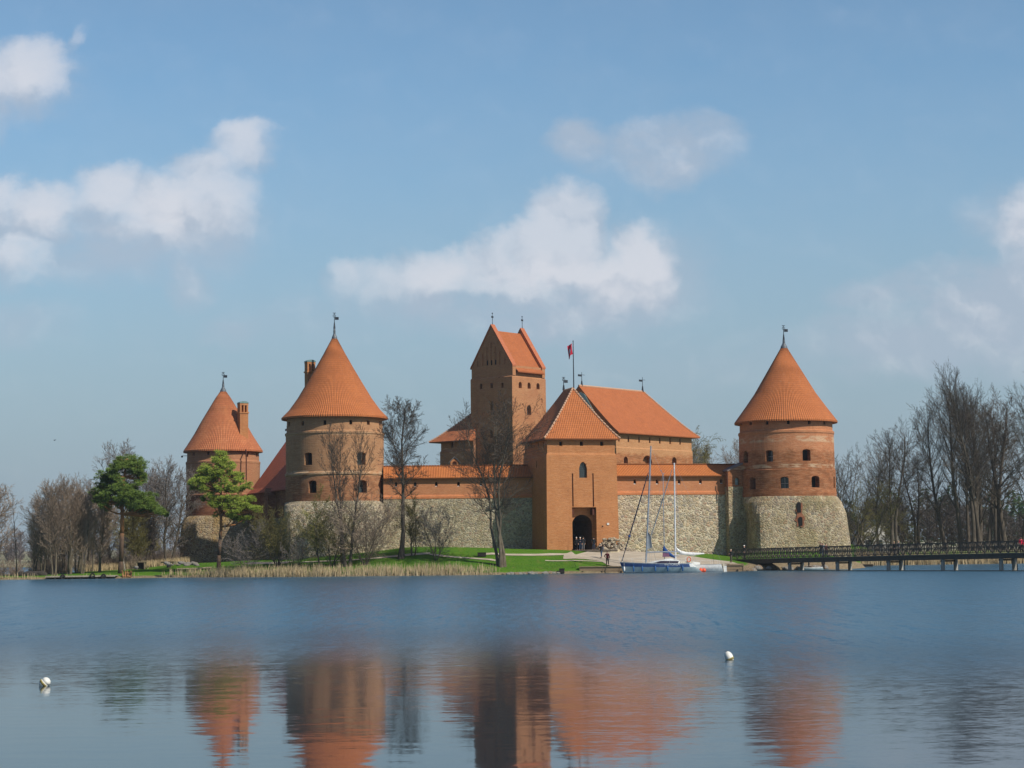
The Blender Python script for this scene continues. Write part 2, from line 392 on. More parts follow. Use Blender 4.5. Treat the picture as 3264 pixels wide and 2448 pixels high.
def gz(x, y):
    t = y - pw(YS, x); e = pw(EDGE, x)
    if t < 1.0: z = -0.7 + (e+0.7)*sstep((t+1.6)/2.6)
    else:
        k = min(1.0, (t-1)/pw(RAMP, x)); z = e + (pw(ZC, x)-e)*(k**0.92)
        z += 0.12*mnoise.noise((x*0.12, y*0.12, 0.0))*k
    tb = pw(YB, x) - y
    if tb < 4: z = min(z, -0.7 + (z+0.7)*sstep((tb+1)/5))
    z += 2.0*math.exp(-(((x-57.5)/4.2)**2 + ((y-330)/5)**2))          # grassy mound beside the right tower
    return z
def mat_ground():
    m = bpy.data.materials.new('lawn'); m.use_nodes = True; t = NT(m.node_tree); b = m.node_tree.nodes['Principled BSDF']
    b.inputs['Roughness'].default_value = 0.95; b.inputs['Specular IOR Level'].default_value = 0.1
    co = t.new('ShaderNodeTexCoord').outputs['Object']; x, y, z = t.sep(co)
    n = t.noise(co, 0.35, 5, 0.65); f = t.noise(t.mapping(co, (1, 0.35, 1)), 4.5, 4, 0.7)
    c = t.mix(t.ss(n, 0.3, 0.7), (0.055, 0.150, 0.010), (0.090, 0.185, 0.014))
    c = t.mix(t.math('MULTIPLY', t.ss(f, 0.45, 0.75), 0.5), c, (0.12, 0.19, 0.025))
    c = t.mix(t.math('MULTIPLY', t.ss(f, 0.42, 0.25), 0.5), c, (0.03, 0.075, 0.01))
    worn = t.noise(t.mapping(co, (1, 0.5, 1)), 0.9, 6, 0.7)
    c = t.mix(t.math('MULTIPLY', t.ss(worn, 0.54, 0.70), 0.6), c, (0.17, 0.165, 0.05))
    earth = t.mix(t.ss(f, 0.3, 0.7), (0.16, 0.12, 0.075), (0.27, 0.21, 0.13))
    # bare earth and mud at the water's edge, dry litter beyond the mown lawn on the left spit and the far bank
    zz = t.math('ADD', z, t.math('MULTIPLY', t.math('SUBTRACT', n, 0.5), 0.5))
    zz = t.math('SUBTRACT', zz, t.math('MULTIPLY', t.math('MULTIPLY', t.ss(x, 29, 32), t.ss(x, 52, 48)), 0.75))
    c = t.mix(t.ss(zz, 0.42, 0.18), c, earth)
    dry = t.mix(t.ss(f, 0.3, 0.7), (0.20, 0.155, 0.085), (0.32, 0.26, 0.15))
    w = t.math('MAXIMUM', t.math('MULTIPLY', t.ss(x, -60, -66), t.ss(y, 266, 274)), t.math('MULTIPLY', t.ss(y, 335, 345), 1.0))
    w = t.math('MULTIPLY', w, t.ss(t.noise(co, 0.16, 4, 0.6), 0.36, 0.5))
    c = t.mix(t.math('MULTIPLY', w, 0.85), c, dry)
    t.l.new(c, b.inputs['Base Color']); bump(t, b, f, 0.6, 0.08)
    return m
def build_ground():
    xs = [-300, -240, -200, -170, -150, -135] + [-125+1.25*i for i in range(int(250/1.25)+1)] + [135, 150, 170, 200, 250, 300]
    ys = [240+1.1*i for i in range(100)] + [352+6*i for i in range(12)] + [430, 450, 480, 520, 600, 760]
    v = [(x, y, gz(x, y)) for y in ys for x in xs]; n = len(xs)
    f = [(j*n+i, j*n+i+1, (j+1)*n+i+1, (j+1)*n+i) for j in range(len(ys)-1) for i in range(n-1)]
    mb = MB(); mb.add(v, f); g = mb.obj('ground', mat_ground(), smooth=True, fix=False); struct(g)
    # land beyond the lake, out to the horizon
    mb = MB(); rows = [(705, -0.5), (715, 0.4), (740, 1.2), (900, 3), (1500, 9), (3000, 16), (9000, 22)]
    xs = [-9000, -3000, -1200, -600, -300, -150, 0, 150, 300, 600, 1200, 3000, 9000]
    v = [(x, y+25*math.sin(x*0.013)*(1 if y < 1000 else 0), z) for y, z in rows for x in xs]; n = len(xs)
    f = [(j*n+i, j*n+i+1, (j+1)*n+i+1, (j+1)*n+i) for j in range(len(rows)-1) for i in range(n-1)]
    m = bpy.data.materials.new('far_meadow'); m.use_nodes = True; t = NT(m.node_tree); b = m.node_tree.nodes['Principled BSDF']; b.inputs['Roughness'].default_value = 1
    co = t.new('ShaderNodeTexCoord').outputs['Object']
    t.l.new(t.mix(t.ss(t.noise(co, 0.02, 5, 0.6), 0.4, 0.6), (0.30, 0.25, 0.16), (0.16, 0.17, 0.07)), b.inputs['Base Color'])
    mb.add(v, f); struct(mb.obj('far_shore', m, smooth=True, fix=False))
build_ground()

def mat_water():
    m = bpy.data.materials.new('lake_water'); m.use_nodes = True; t = NT(m.node_tree); b = m.node_tree.nodes['Principled BSDF']
    b.inputs['IOR'].default_value = 1.333
    b.inputs['Specular IOR Level'].default_value = 0.46
    co = t.new('ShaderNodeTexCoord').outputs['Object']; x, y, z = t.sep(co)
    big = t.noise(t.mapping(co, (0.10, 0.05, 1)), 1.0, 4, 0.55)
    # wind line: calm strip near the camera's shore, ripples beyond it
    yy = t.math('ADD', y, t.math('MULTIPLY', t.math('SUBTRACT', big, 0.5), 14.0))
    xy = t.math('DIVIDE', x, y)
    yy = t.math('ADD', yy, t.math('ADD', t.math('MULTIPLY', t.ss(xy, 0.01, 0.05), 8.0), t.math('MULTIPLY', t.ss(xy, 0.09, 0.14), 6.0)))
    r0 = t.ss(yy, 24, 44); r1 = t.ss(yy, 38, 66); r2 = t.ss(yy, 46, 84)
    slow = t.math('ADD', 0.020, t.math('ADD', t.math('MULTIPLY', r0, 0.008), t.math('MULTIPLY', r1, 0.06)))
    fast = t.math('ADD', 0.010, t.math('ADD', t.math('MULTIPLY', r0, 0.030), t.math('ADD', t.math('MULTIPLY', r1, 0.22), t.math('MULTIPLY', r2, 0.42))))
    def ndir(scale, sc, det=2, w=0.55, loc=(0, 0, 0)):
        n = t.noise(t.mapping(co, sc, loc=loc), scale, det, w, out=1)
        return t.vmath('SUBTRACT', n, (0.5, 0.5, 0.5))
    a = ndir(1.0, (0.55, 2.6, 1), 2)              # long low swell seen as flattened bars
    c = ndir(1.0, (3.2, 5.5, 1), 3, 0.6, (5, 3, 0))
    d = ndir(1.0, (9, 11, 1), 2, 0.6, (2, 8, 0))
    e = ndir(1.0, (2.8, 0.26, 1), 5, 0.75, (1, 4, 0))
    tot = t.vmath('ADD', t.vmath('ADD', t.vmath('SCALE', e, t.math('MULTIPLY', r2, 0.9)), t.vmath('SCALE', a, slow)), t.vmath('ADD', t.vmath('SCALE', c, fast), t.vmath('SCALE', d, t.math('MULTIPLY', fast, 0.8))))
    sx, sy, _ = t.sep(tot)
    nrm = t.vmath('NORMALIZE', t.comb(t.math('MULTIPLY', sx, 0.6), sy, 1.0))
    t.l.new(nrm, b.inputs['Normal'])
    t.l.new(t.math('ADD', 0.042, t.math('ADD', t.math('MULTIPLY', r0, 0.048), t.math('MULTIPLY', r1, 0.18))), b.inputs['Roughness'])
    t.l.new(t.mix(r2, (0.006, 0.020, 0.034), (0.034, 0.100, 0.155)), b.inputs['Base Color'])  # far water's base colour brightened and blued in place of reflected sky
    return m
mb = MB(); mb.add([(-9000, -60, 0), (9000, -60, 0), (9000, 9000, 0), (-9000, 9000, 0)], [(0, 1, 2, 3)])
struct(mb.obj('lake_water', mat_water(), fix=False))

# ------------------------------------------------------------------ windows cut into walls
def arch_poly(w, h, kind='round', n=8):
    """2D outline, origin at the middle of the sill"""
    if kind == 'flat': return [(-w/2, 0), (w/2, 0), (w/2, h), (-w/2, h)]
    rise = {'round': w/2, 'seg': w*0.22, 'point': w*0.8}[kind]
    pts = [(-w/2, 0), (w/2, 0), (w/2, h-rise)]
    for i in range(1, n):
        t = i/n
        if kind == 'point':
            xx = w/2*(1-2*t)
            pts.append((xx, h-rise + rise*math.sqrt(max(0, 1-(abs(xx)/(w/2))**1.6))))
        else:
            a = math.pi*t; pts.append((w/2*math.cos(a), h-rise+rise*math.sin(a)))
    pts.append((-w/2, h-rise))
    return pts
def carve(o, cutter):
    me = cutter.mesh('cutter', None, fix=True); c = bpy.data.objects.new('cutter', me); COL.objects.link(c)
    if o.parent: c.parent = o.parent
    c.matrix_basis = o.matrix_basis
    md = o.modifiers.new('b', 'BOOLEAN'); md.operation = 'DIFFERENCE'; md.object = c; md.solver = 'EXACT'
    bpy.context.view_layer.update()
    dg = bpy.context.evaluated_depsgraph_get()
    new = bpy.data.meshes.new_from_object(o.evaluated_get(dg))
    o.modifiers.clear(); o.data = new
    bpy.data.objects.remove(c)
def window(par, o, ax, inn, w, h, kind, depth, style='dark', zo=0.0):
    """pane (and bars) standing at the back of an opening; o = sill middle on the wall face (par's space)"""
    o = Vector(o); ax = Vector(ax); inn = Vector(inn); up = Vector((0, 0, 1))
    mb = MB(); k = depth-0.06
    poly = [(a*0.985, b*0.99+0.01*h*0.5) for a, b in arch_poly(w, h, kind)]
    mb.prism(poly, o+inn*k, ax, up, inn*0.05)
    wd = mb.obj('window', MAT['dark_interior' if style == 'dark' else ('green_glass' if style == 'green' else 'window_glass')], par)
    if style in ('bars', 'green', 'lattice'):
        f = MB(); t = 0.05
        def bar(a0, b0, a1, b1):
            p0 = o+ax*a0+up*b0+inn*(k-0.04); p1 = o+ax*a1+up*b1+inn*(k-0.04); f.tube(p0, p1, t*0.5, n=4)
        hh = h-w*0.4
        bar(0, 0.02, 0, h*0.96); 
        if style == 'lattice':
            for i in (-0.25, 0.25): bar(w*i, 0.02, w*i, hh)
            for i in range(1, 6): bar(-w*0.47, hh*i/6, w*0.47, hh*i/6)
        else: bar(-w*0.47, h*0.45, w*0.47, h*0.45)
        f.obj('frame', MAT['iron' if style == 'lattice' else 'white_trim'], wd)
    return wd

# ------------------------------------------------------------------ weather vanes
def vane(par, x, y, z0, z1, side=1, kind='flag', r=0.16):
    mb = MB(); hgt = z1-z0
    mb.tube((x, y, z0), (x, y, z0+hgt*0.38), r, r*0.45, 8)
    mb.tube((x, y, z0+hgt*0.38), (x, y, z1), 0.055, 0.035, 6)
    zz = z0+hgt*0.80
    if kind == 'flag':
        mb.box(x+side*0.08 if side > 0 else x-0.62, x+0.62 if side > 0 else x-0.08, y-0.025, y+0.025, z0+hgt*0.55, z0+hgt*0.55+0.40)
        for k in range(10):
            a0 = 2*math.pi*k/10; a1 = 2*math.pi*(k+1)/10
            mb.tube((x+0.2*math.cos(a0), y, zz+0.2*math.sin(a0)), (x+0.2*math.cos(a1), y, zz+0.2*math.sin(a1)), 0.04, n=4)
        mb.box(x-0.22, x+0.22, y-0.03, y+0.03, z1-0.08, z1)
    elif kind == 'arrow':
        mb.box(x-0.95, x, y-0.025, y+0.025, z0+hgt*0.68, z0+hgt*0.68+0.33)
        mb.box(x, x+0.75, y-0.02, y+0.02, z0+hgt*0.80, z0+hgt*0.80+0.06)
    else:
        mb.box(x-0.25, x+0.25, y-0.025, y+0.025, z1-0.75, z1-0.45)
        mb.sphere((x, y, z1), 0.11, 8, 5)
    return mb.obj('weather_vane', MAT['iron'], par)

# ------------------------------------------------------------------ round towers
def s_at(Y): return Y/F
def round_tower(name, label, uc, Yc, wall, cone, spire, wins, wmat, tmat, smat, base, vane_side=1, cap=14):
    """wall: list (half width px, v); cone: list (half width px, v) from eave up; pixels of the survey photo at depth Yc"""
    c = P(uc, 1770, Yc); s = s_at(Yc)*1.0
    zv = lambda v: P(uc, v, Yc).z
    T = thing(name, label, 'tower', (c.x, c.y, 0))
    view = math.atan2(-(uc-1632), F)
    prof = [(r*s, zv(v)) for r, v in wall]
    mb = MB(); n = 144; mb.lathe(prof, n)
    w = mb.obj('wall', MAT[wmat], T)
    cut = MB(); rad = lambda z: pw(sorted((zz, rr) for rr, zz in prof), z)
    panes = []
    for (u, v, wpx, hpx, kind, depth, style) in wins:
        Rr = rad(zv(v)); a = math.asin(max(-0.99, min(0.99, (u-uc)*s/Rr))) + view*1.0
        nx, ny = math.sin(a), -math.cos(a)
        Yf = Yc + ny*Rr; zc_ = P(u, v, Yf).z; hh = hpx*Yf/F; cosf = max(0.35, math.cos(a-view)); ww = wpx*Yf/F/cosf
        o = Vector((nx*Rr, ny*Rr, zc_-hh/2)); ax = Vector((-ny, nx, 0)); inn = Vector((-nx, -ny, 0))
        cut.prism(arch_poly(ww, hh, kind), o-inn*0.8, ax, (0, 0, 1), inn*(0.8+depth))
        panes.append((o, ax, inn, ww, hh, kind, depth, style))
    if wins: carve(w, cut)
    for p in panes: window(T, *p)
    # roof
    prof = [(r*s, zv(v)) for r, v in cone]
    mb = MB(); N = int(2*math.pi*prof[0][0]/0.34); 
    mb.lathe(prof, N, uvn=N, cap=False); 
    wr = wall[-1][0]*s
    mb.lathe([(wr*0.9, prof[0][1]-0.12), (prof[0][0]-0.03, prof[0][1]-0.24), (prof[0][0]-0.0, prof[0][1])], N, cap=False, uvn=N)
    rf = mb.obj('roof', MAT[tmat], T)
    # eave board and leaden cap
    r0, z0 = prof[-1]
    mb = MB(); zt, zs = zv(spire[0]), zv(spire[1])
    mb.lathe([(r0*1.15, z0-0.12), (r0*1.05, z0+0.12), (r0*0.45, z0+0.62), (0.16, z0+1.15), (0.10, zs)], 24)
    mb.obj('finial', MAT['lead'], rf)
    vane(rf, 0, 0, zs-0.05, zt, vane_side)
    if base: base(T, c, s, zv)
    return T, c, s, zv

def base_loft(T, c, s, zv, rings, mat, rot, off=(0, 0)):
    """rings: (halfwidth px, v, squareness n, shift x, shift y)"""
    mb = MB(); rr = []
    for (hw, v, n, dx, dy) in rings:
        ring = []
        for k in range(96):
            a = 2*math.pi*k/96; ca, sa = math.cos(a-rot), math.sin(a-rot)
            r = hw*s/((abs(ca)**n+abs(sa)**n)**(1/n))
            ring.append((r*math.cos(a)+dx, r*math.sin(a)+dy, zv(v)))
        rr.append(ring)
    mb.loft(rr)
    return mb.obj('stone_base', MAT[mat], T)

# south-west tower, the biggest
def sw_base(T, c, s, zv):
    base_loft(T, c, s, zv, [(162, 1830, 9, 0.3, -0.5), (158, 1700, 9, 0.1, -0.3), (157, 1632, 8, -0.1, -.1), (158, 1612, 4, -0.1, 0), (159, 1602, 2.2, 0, 0), (120, 1590, 2, 0, 0)], 'fieldstone_fine', R(5))
SWt, swc, sws, swz = round_tower('round_tower', 'largest round brick tower with tall orange cone roof, tan walls half in shade', 1069, 276,
    [(156,1612),(157,1560),(156,1520),(159,1517),(159,1512),(155,1508),(156,1392),(158.5,1388),(158.5,1383),(153,1379),(152,1330),(152,1318)],
    [(170,1333),(146,1309),(118,1270),(88.5,1221),(62,1176),(36,1130),(8,1078)], (997, 1046),
    [(925,1352,7,14,'flat',.5,'dark'),(969,1350,8,14,'flat',.5,'dark'),(1038,1347,9,15,'flat',.5,'dark'),(1119,1346,9,14,'flat',.5,'dark'),(1174,1347,9,14,'flat',.5,'dark'),(1212,1350,6,14,'flat',.5,'dark'),
     (986,1462,24,40,'seg',1.1,'dark'),(1152,1461,27,40,'seg',1.1,'bars'),(999,1551,25,40,'seg',1.1,'dark'),(1155,1550,28,40,'seg',1.1,'bars'),(1217,1551,8,38,'seg',.8,'dark')],
    'brick_sw', 'roof_tiles', 'fieldstone_fine', sw_base, 1)
# north-west tower
def nw_base(T, c, s, zv):
    base_loft(T, c, s, zv, [(128, 1850, 9, 0.1, -.5), (125, 1720, 9, 0, -0.3), (122, 1668, 8, 0, -.1), (121, 1652, 3.5, 0, 0), (119, 1646, 2.2, 0, 0), (100, 1640, 2, 0, 0)], 'fieldstone_nw', R(3))
NWt, nwc, nws, nwz = round_tower('round_tower', 'smallest round brick tower at the far end, chimney through its orange cone roof', 711, 301,
    [(117,1656),(118,1648),(117,1584),(118.5,1580),(115,1575),(117,1482),(118,1478),(118,1474),(114,1470),(113,1438),(113,1428)],
    [(126,1438),(114,1420),(92,1385),(70,1345),(45,1303),(24,1268),(9,1247)], (1186, 1225),
    [(619,1448,6,11,'flat',.5,'dark'),(665,1445,7,11,'flat',.5,'dark'),(785,1449,9,14,'flat',.5,'dark'),(817,1450,5,12,'flat',.5,'dark'),(611,1608,10,28,'seg',.9,'dark'),(640,1530,13,26,'seg',.9,'dark'),(770,1525,13,26,'seg',.9,'dark')],
    'brick_nw', 'roof_tiles_old', 'fieldstone_nw', nw_base, 1)
# south-east tower by the bridge
def se_base(T, c, s, zv):
    base_loft(T, c, s, zv, [(158, 1830, 9, 0.65, -0.9), (153, 1720, 9, 0.5, -0.6), (150, 1640, 8, 0.35, -0.3), (156, 1604, 3.2, 0.15, -.1), (156, 1586, 2.1, 0, 0), (140, 1578, 2, 0, 0)], 'fieldstone_tower', R(6.5))
SEt, sec, ses, sez = round_tower('round_tower', 'round brick tower beside the footbridge, patched red brick over a fieldstone foot', 2515, 280,
    [(154,1600),(155,1576),(153,1560),(153,1502),(151,1500),(150,1390),(152,1386),(152,1380),(147,1376),(146.5,1340),(146.5,1330)],
    [(163.7,1346),(126,1295),(97.6,1255),(53,1180),(10,1108)], (1037, 1082),
    [(2375,1349,6,12,'flat',.5,'dark'),(2405,1348,8,13,'flat',.5,'dark'),(2457,1347,9,13,'flat',.5,'dark'),(2523,1345,9,13,'flat',.5,'dark'),(2588,1346,9,13,'flat',.5,'dark'),(2635,1347,6,13,'flat',.5,'dark'),
     (2387,1456,15,40,'round',1.1,'dark'),(2461.7,1453,23,37,'seg',1.1,'bars'),(2577,1450,25,37,'seg',1.1,'dark'),(2407,1541,19,38,'seg',1.1,'dark'),(2507,1538,26,37,'seg',1.1,'bars'),(2603,1535,25,37,'seg',1.1,'dark'),(2662,1537,6,37,'seg',.8,'dark')],
    'brick_right', 'roof_tiles', 'fieldstone_tower', se_base, 1)
# red brick slit in the fieldstone foot of the bridge tower: a ragged brick patch with two dark openings
def slit():
    mb = MB(); rnd = random.Random(4)
    def face(u, v, y=0.0):
        yf = -(153*ses + pw([(1590, .0), (1604, .12), (1640, .30), (1720, .60)], v)) - .10
        p = P(u, v, sec.y+yf); return Vector((p.x-sec.x, p.y-sec.y+y, p.z))
    outer = [(2537,1599),(2546,1593),(2556,1598),(2559,1615),(2556,1634),(2561,1642),(2567,1652),(2562,1664),(2566,1674),(2556,1681),(2549,1676),(2540,1679),(2541,1664),(2532,1660),(2539,1648),(2541,1636),(2535,1626),(2540,1612)]
    pts = [face(u, v) for u, v in outer]; n = len(pts)
    mb.add([tuple(p) for p in pts]+[tuple(p+Vector((0, .9, 0))) for p in pts], [tuple(range(n))]+[(k, n+k, n+(k+1) % n, (k+1) % n) for k in range(n)])
    mb.obj('brick_patch', MAT['brick_nw'], SEt)
    for (u0, v0, u1, v1) in ((2541, 1601, 2553, 1634), (2546, 1648, 2558, 1676)):
        mb = MB(); o = face((u0+u1)/2, v1, -0.03); w = (u1-u0)*ses; h = (v1-v0)*ses
        mb.prism(arch_poly(w, h, 'round'), o, (1, 0, 0), (0, 0, 1), (0, 0.3, 0)); mb.obj('window', MAT['dark_interior'], SEt)
slit()

def chimney(par, x, y, z0, z1, w=1.1, d=1.1, rz=0.0, cap='copper'):
    """brick stack with paired vents and a rounded lead cap"""
    mb = MB(); ca, sa = math.cos(rz), math.sin(rz)
    loc = []
    def bx(x0, x1, y0, y1, a, b):
        k = len(mb.v); mb.box(x0, x1, y0, y1, a, b)
        for i in range(k, len(mb.v)):
            px, py, pz = mb.v[i]; mb.v[i] = (x+px*ca-py*sa, y+px*sa+py*ca, pz)
    bx(-w/2, w/2, -d/2, d/2, z0, z1-1.7); bx(-w/2-.1, w/2+.1, -d/2-.1, d/2+.1, z1-1.7, z1-1.5)
    bx(-w/2, -w*0.3, -d/2, d/2, z1-1.5, z1-.45); bx(w*0.3, w/2, -d/2, d/2, z1-1.5, z1-.45); bx(-w*.08, w*.08, -d/2, d/2, z1-1.5, z1-.45)
    bx(-w/2-.02, w/2+.02, -d/2-.02, d/2+.02, z1-.45, z1-.15)
    ch = mb.obj('chimney', MAT['brick_gate'], par)
    mb2 = MB(); pts = [(-w/2-.08, 0), (w/2+.08, 0)] + [((w/2+.08)*math.cos(math.pi*i/8), .32*math.sin(math.pi*i/8)) for i in range(1, 8)]
    mb2.prism(pts, Vector((x, y, z1-.15))+Vector((sa, -ca, 0))*(d/2+.06), (ca, sa, 0), (0, 0, 1), Vector((-sa, ca, 0))*(d+.12))
    mb2.obj('cap', MAT[cap], ch)
def px_chimney(T, c, u, Y, vtop, vbot, w, d, rz, cap='copper'):
    p = P(u, vtop, Y); q = P(u, vbot, Y); chimney(T, p.x-c.x, p.y-c.y, q.z, p.z, w, d, rz, cap)
px_chimney(SWt, swc, 988, 279, 1151, 1260, 1.25, 1.0, R(30))
px_chimney(NWt, nwc, 774, 298.4, 1283, 1400, 1.35, 1.1, R(30))
# rainwater pipe and lamp bracket of the small tower
mb = MB(); p0 = P(783, 1432, 296.7)-Vector((nwc.x, nwc.y, 0)); p1 = P(785, 1440, 295.7)-Vector((nwc.x, nwc.y, 0)); p2 = P(785, 1540, 295.7)-Vector((nwc.x, nwc.y, 0))
mb.poly_tube([p0+Vector((0, .5, .4)), p0, p1, p2], [.1, .1, .1, .1]); mb.obj('drainpipe', MAT['wood_slot'], NWt)
mb = MB(); q = P(596, 1453, 300)-Vector((nwc.x, nwc.y, 0)); mb.tube(q, q+Vector((-.75, -.1, 0)), .04); mb.sphere(q+Vector((-.75, -.1, -.12)), .16, 8, 6); mb.obj('lamp_bracket', MAT['iron'], NWt)

# ------------------------------------------------------------------ rectangular buildings
def hip_roof(par, rect, ridge, z0, z1, mat='roof_tiles', p=1.25, th=0.16, hips=True, n=8, verge_left=False):
    """rect=(a0,a1,b0,b1) eave, ridge=(a0,a1,b0,b1) top; local metres; p>1 sweeps the eaves out"""
    mb = MB(); rings = []
    for i in range(n+1):
        s = i/n; z = z0+(z1-z0)*s**p
        r = [rect[k]+(ridge[k]-rect[k])*s for k in range(4)]
        rings.append([(r[0], r[2], z), (r[1], r[2], z), (r[1], r[3], z), (r[0], r[3], z)])
    for side in range(4):
        L = 0.0; ax = 0 if side in (0, 2) else 1
        for i in range(n):
            a, b = Vector(rings[i][side]), Vector(rings[i][(side+1) % 4]); c, d = Vector(rings[i+1][(side+1) % 4]), Vector(rings[i+1][side])
            mid0, mid1 = (a+b)/2, (c+d)/2; dl = math.hypot(z1-z0, 1)/n*1.2
            dl = ((d-a)-(b-a).normalized()*(d-a).dot((b-a).normalized())).length if (b-a).length > 1e-6 else dl
            mb.add([tuple(a), tuple(b), tuple(c), tuple(d)], [(0, 1, 2, 3)], [[(a[ax]/.27, L), (b[ax]/.27, L), (c[ax]/.27, L+dl), (d[ax]/.27, L+dl)]])
            L += dl
    t = rings[-1]; mb.add(t, [(0, 1, 2, 3)], [[(0, 0)]*4])
    e = rings[0]; low = [(x, y, z-th) for x, y, z in e]
    mb.add(e+low, [(0, 4, 5, 1), (1, 5, 6, 2), (2, 6, 7, 3), (3, 7, 4, 0), (7, 6, 5, 4)], [[(0, 0)]*4]*5)
    rf = mb.obj('roof', MAT[mat], par, fix=False)
    if hips:
        h = MB(); rr = random.Random(3)
        for k in hips if isinstance(hips, (list, tuple)) else range(4):
            pts = [Vector(r[k])+Vector((0, 0, .05)) for r in rings]
            for i in range(len(pts)-1):
                m = max(1, int((pts[i+1]-pts[i]).length/.42))
                for j in range(m):
                    a = pts[i].lerp(pts[i+1], j/m); b = pts[i].lerp(pts[i+1], (j+.86)/m)
                    h.tube(a, b, .15, .11, 6)
        h.tube((ridge[0], ridge[2], z1+.04), (ridge[1], ridge[3], z1+.04), .15, .15, 6)
        h.obj('ridge_tiles', MAT['mortar_ridge'], rf)
    return rf
def face_frame(f, w, d):
    return {'front': (Vector((0, 0, 0)), Vector((1, 0, 0)), Vector((0, 1, 0))), 'left': (Vector((0, 0, 0)), Vector((0, 1, 0)), Vector((1, 0, 0))),
            'right': (Vector((w, 0, 0)), Vector((0, 1, 0)), Vector((-1, 0, 0)))}[f]
class Bld:
    """rectangular building: origin is the front left corner; azimuth turns the front's normal to the right"""
    def __init__(s, name, label, cat, O, az, w, d, group=None):
        s.T = thing(name, label, cat, (O.x, O.y, 0), R(az), group); s.O = O; s.az = R(az); s.w, s.d = w, d
        s.t = Vector((math.cos(s.az), math.sin(s.az), 0)); s.b = Vector((-math.sin(s.az), math.cos(s.az), 0)); s.panes = []; s.cut = MB()
    def wpt(s, a, b): return Vector((s.O.x, s.O.y, 0))+s.t*a+s.b*b
    def along(s, f, u):
        """distance along face f at which pixel column u meets it"""
        o, ax, inn = face_frame(f, s.w, s.d); base = s.wpt(o.x, o.y); dr = s.t*ax.x+s.b*ax.y; k = (u-1632)/F
        for _ in range(3):
            q = (k*base.y-base.x)/(dr.x-k*dr.y)
            Yq = base.y+dr.y*q; k = (P(u, 1500, Yq).x)/Yq
        return q
    def z(s, f, u, v):
        o, ax, inn = face_frame(f, s.w, s.d); q = s.along(f, u); p = s.wpt(o.x+ax.x*q, o.y+ax.y*q); return P(u, v, p.y).z
    def win(s, f, u, v, wpx, hpx, kind='seg', depth=.7, style='dark', cut=True):
        o, ax, inn = face_frame(f, s.w, s.d); q0 = s.along(f, u-wpx/2); q1 = s.along(f, u+wpx/2); q = (q0+q1)/2; ww = abs(q1-q0)
        z0 = s.z(f, u, v+hpx/2); z1 = s.z(f, u, v-hpx/2); oo = o+ax*q+Vector((0, 0, z0))
        s.cut.prism(arch_poly(ww, z1-z0, kind), oo-inn*.5, ax, (0, 0, 1), inn*(.5+depth)); 
        if style: s.panes.append((oo, ax, inn, ww, z1-z0, kind, depth, style))
        return oo, ax, inn, ww, z1-z0
    def finish(s, wall):
        if s.cut.v: carve(wall, s.cut)
        for p in s.panes: window(s.T, *p)

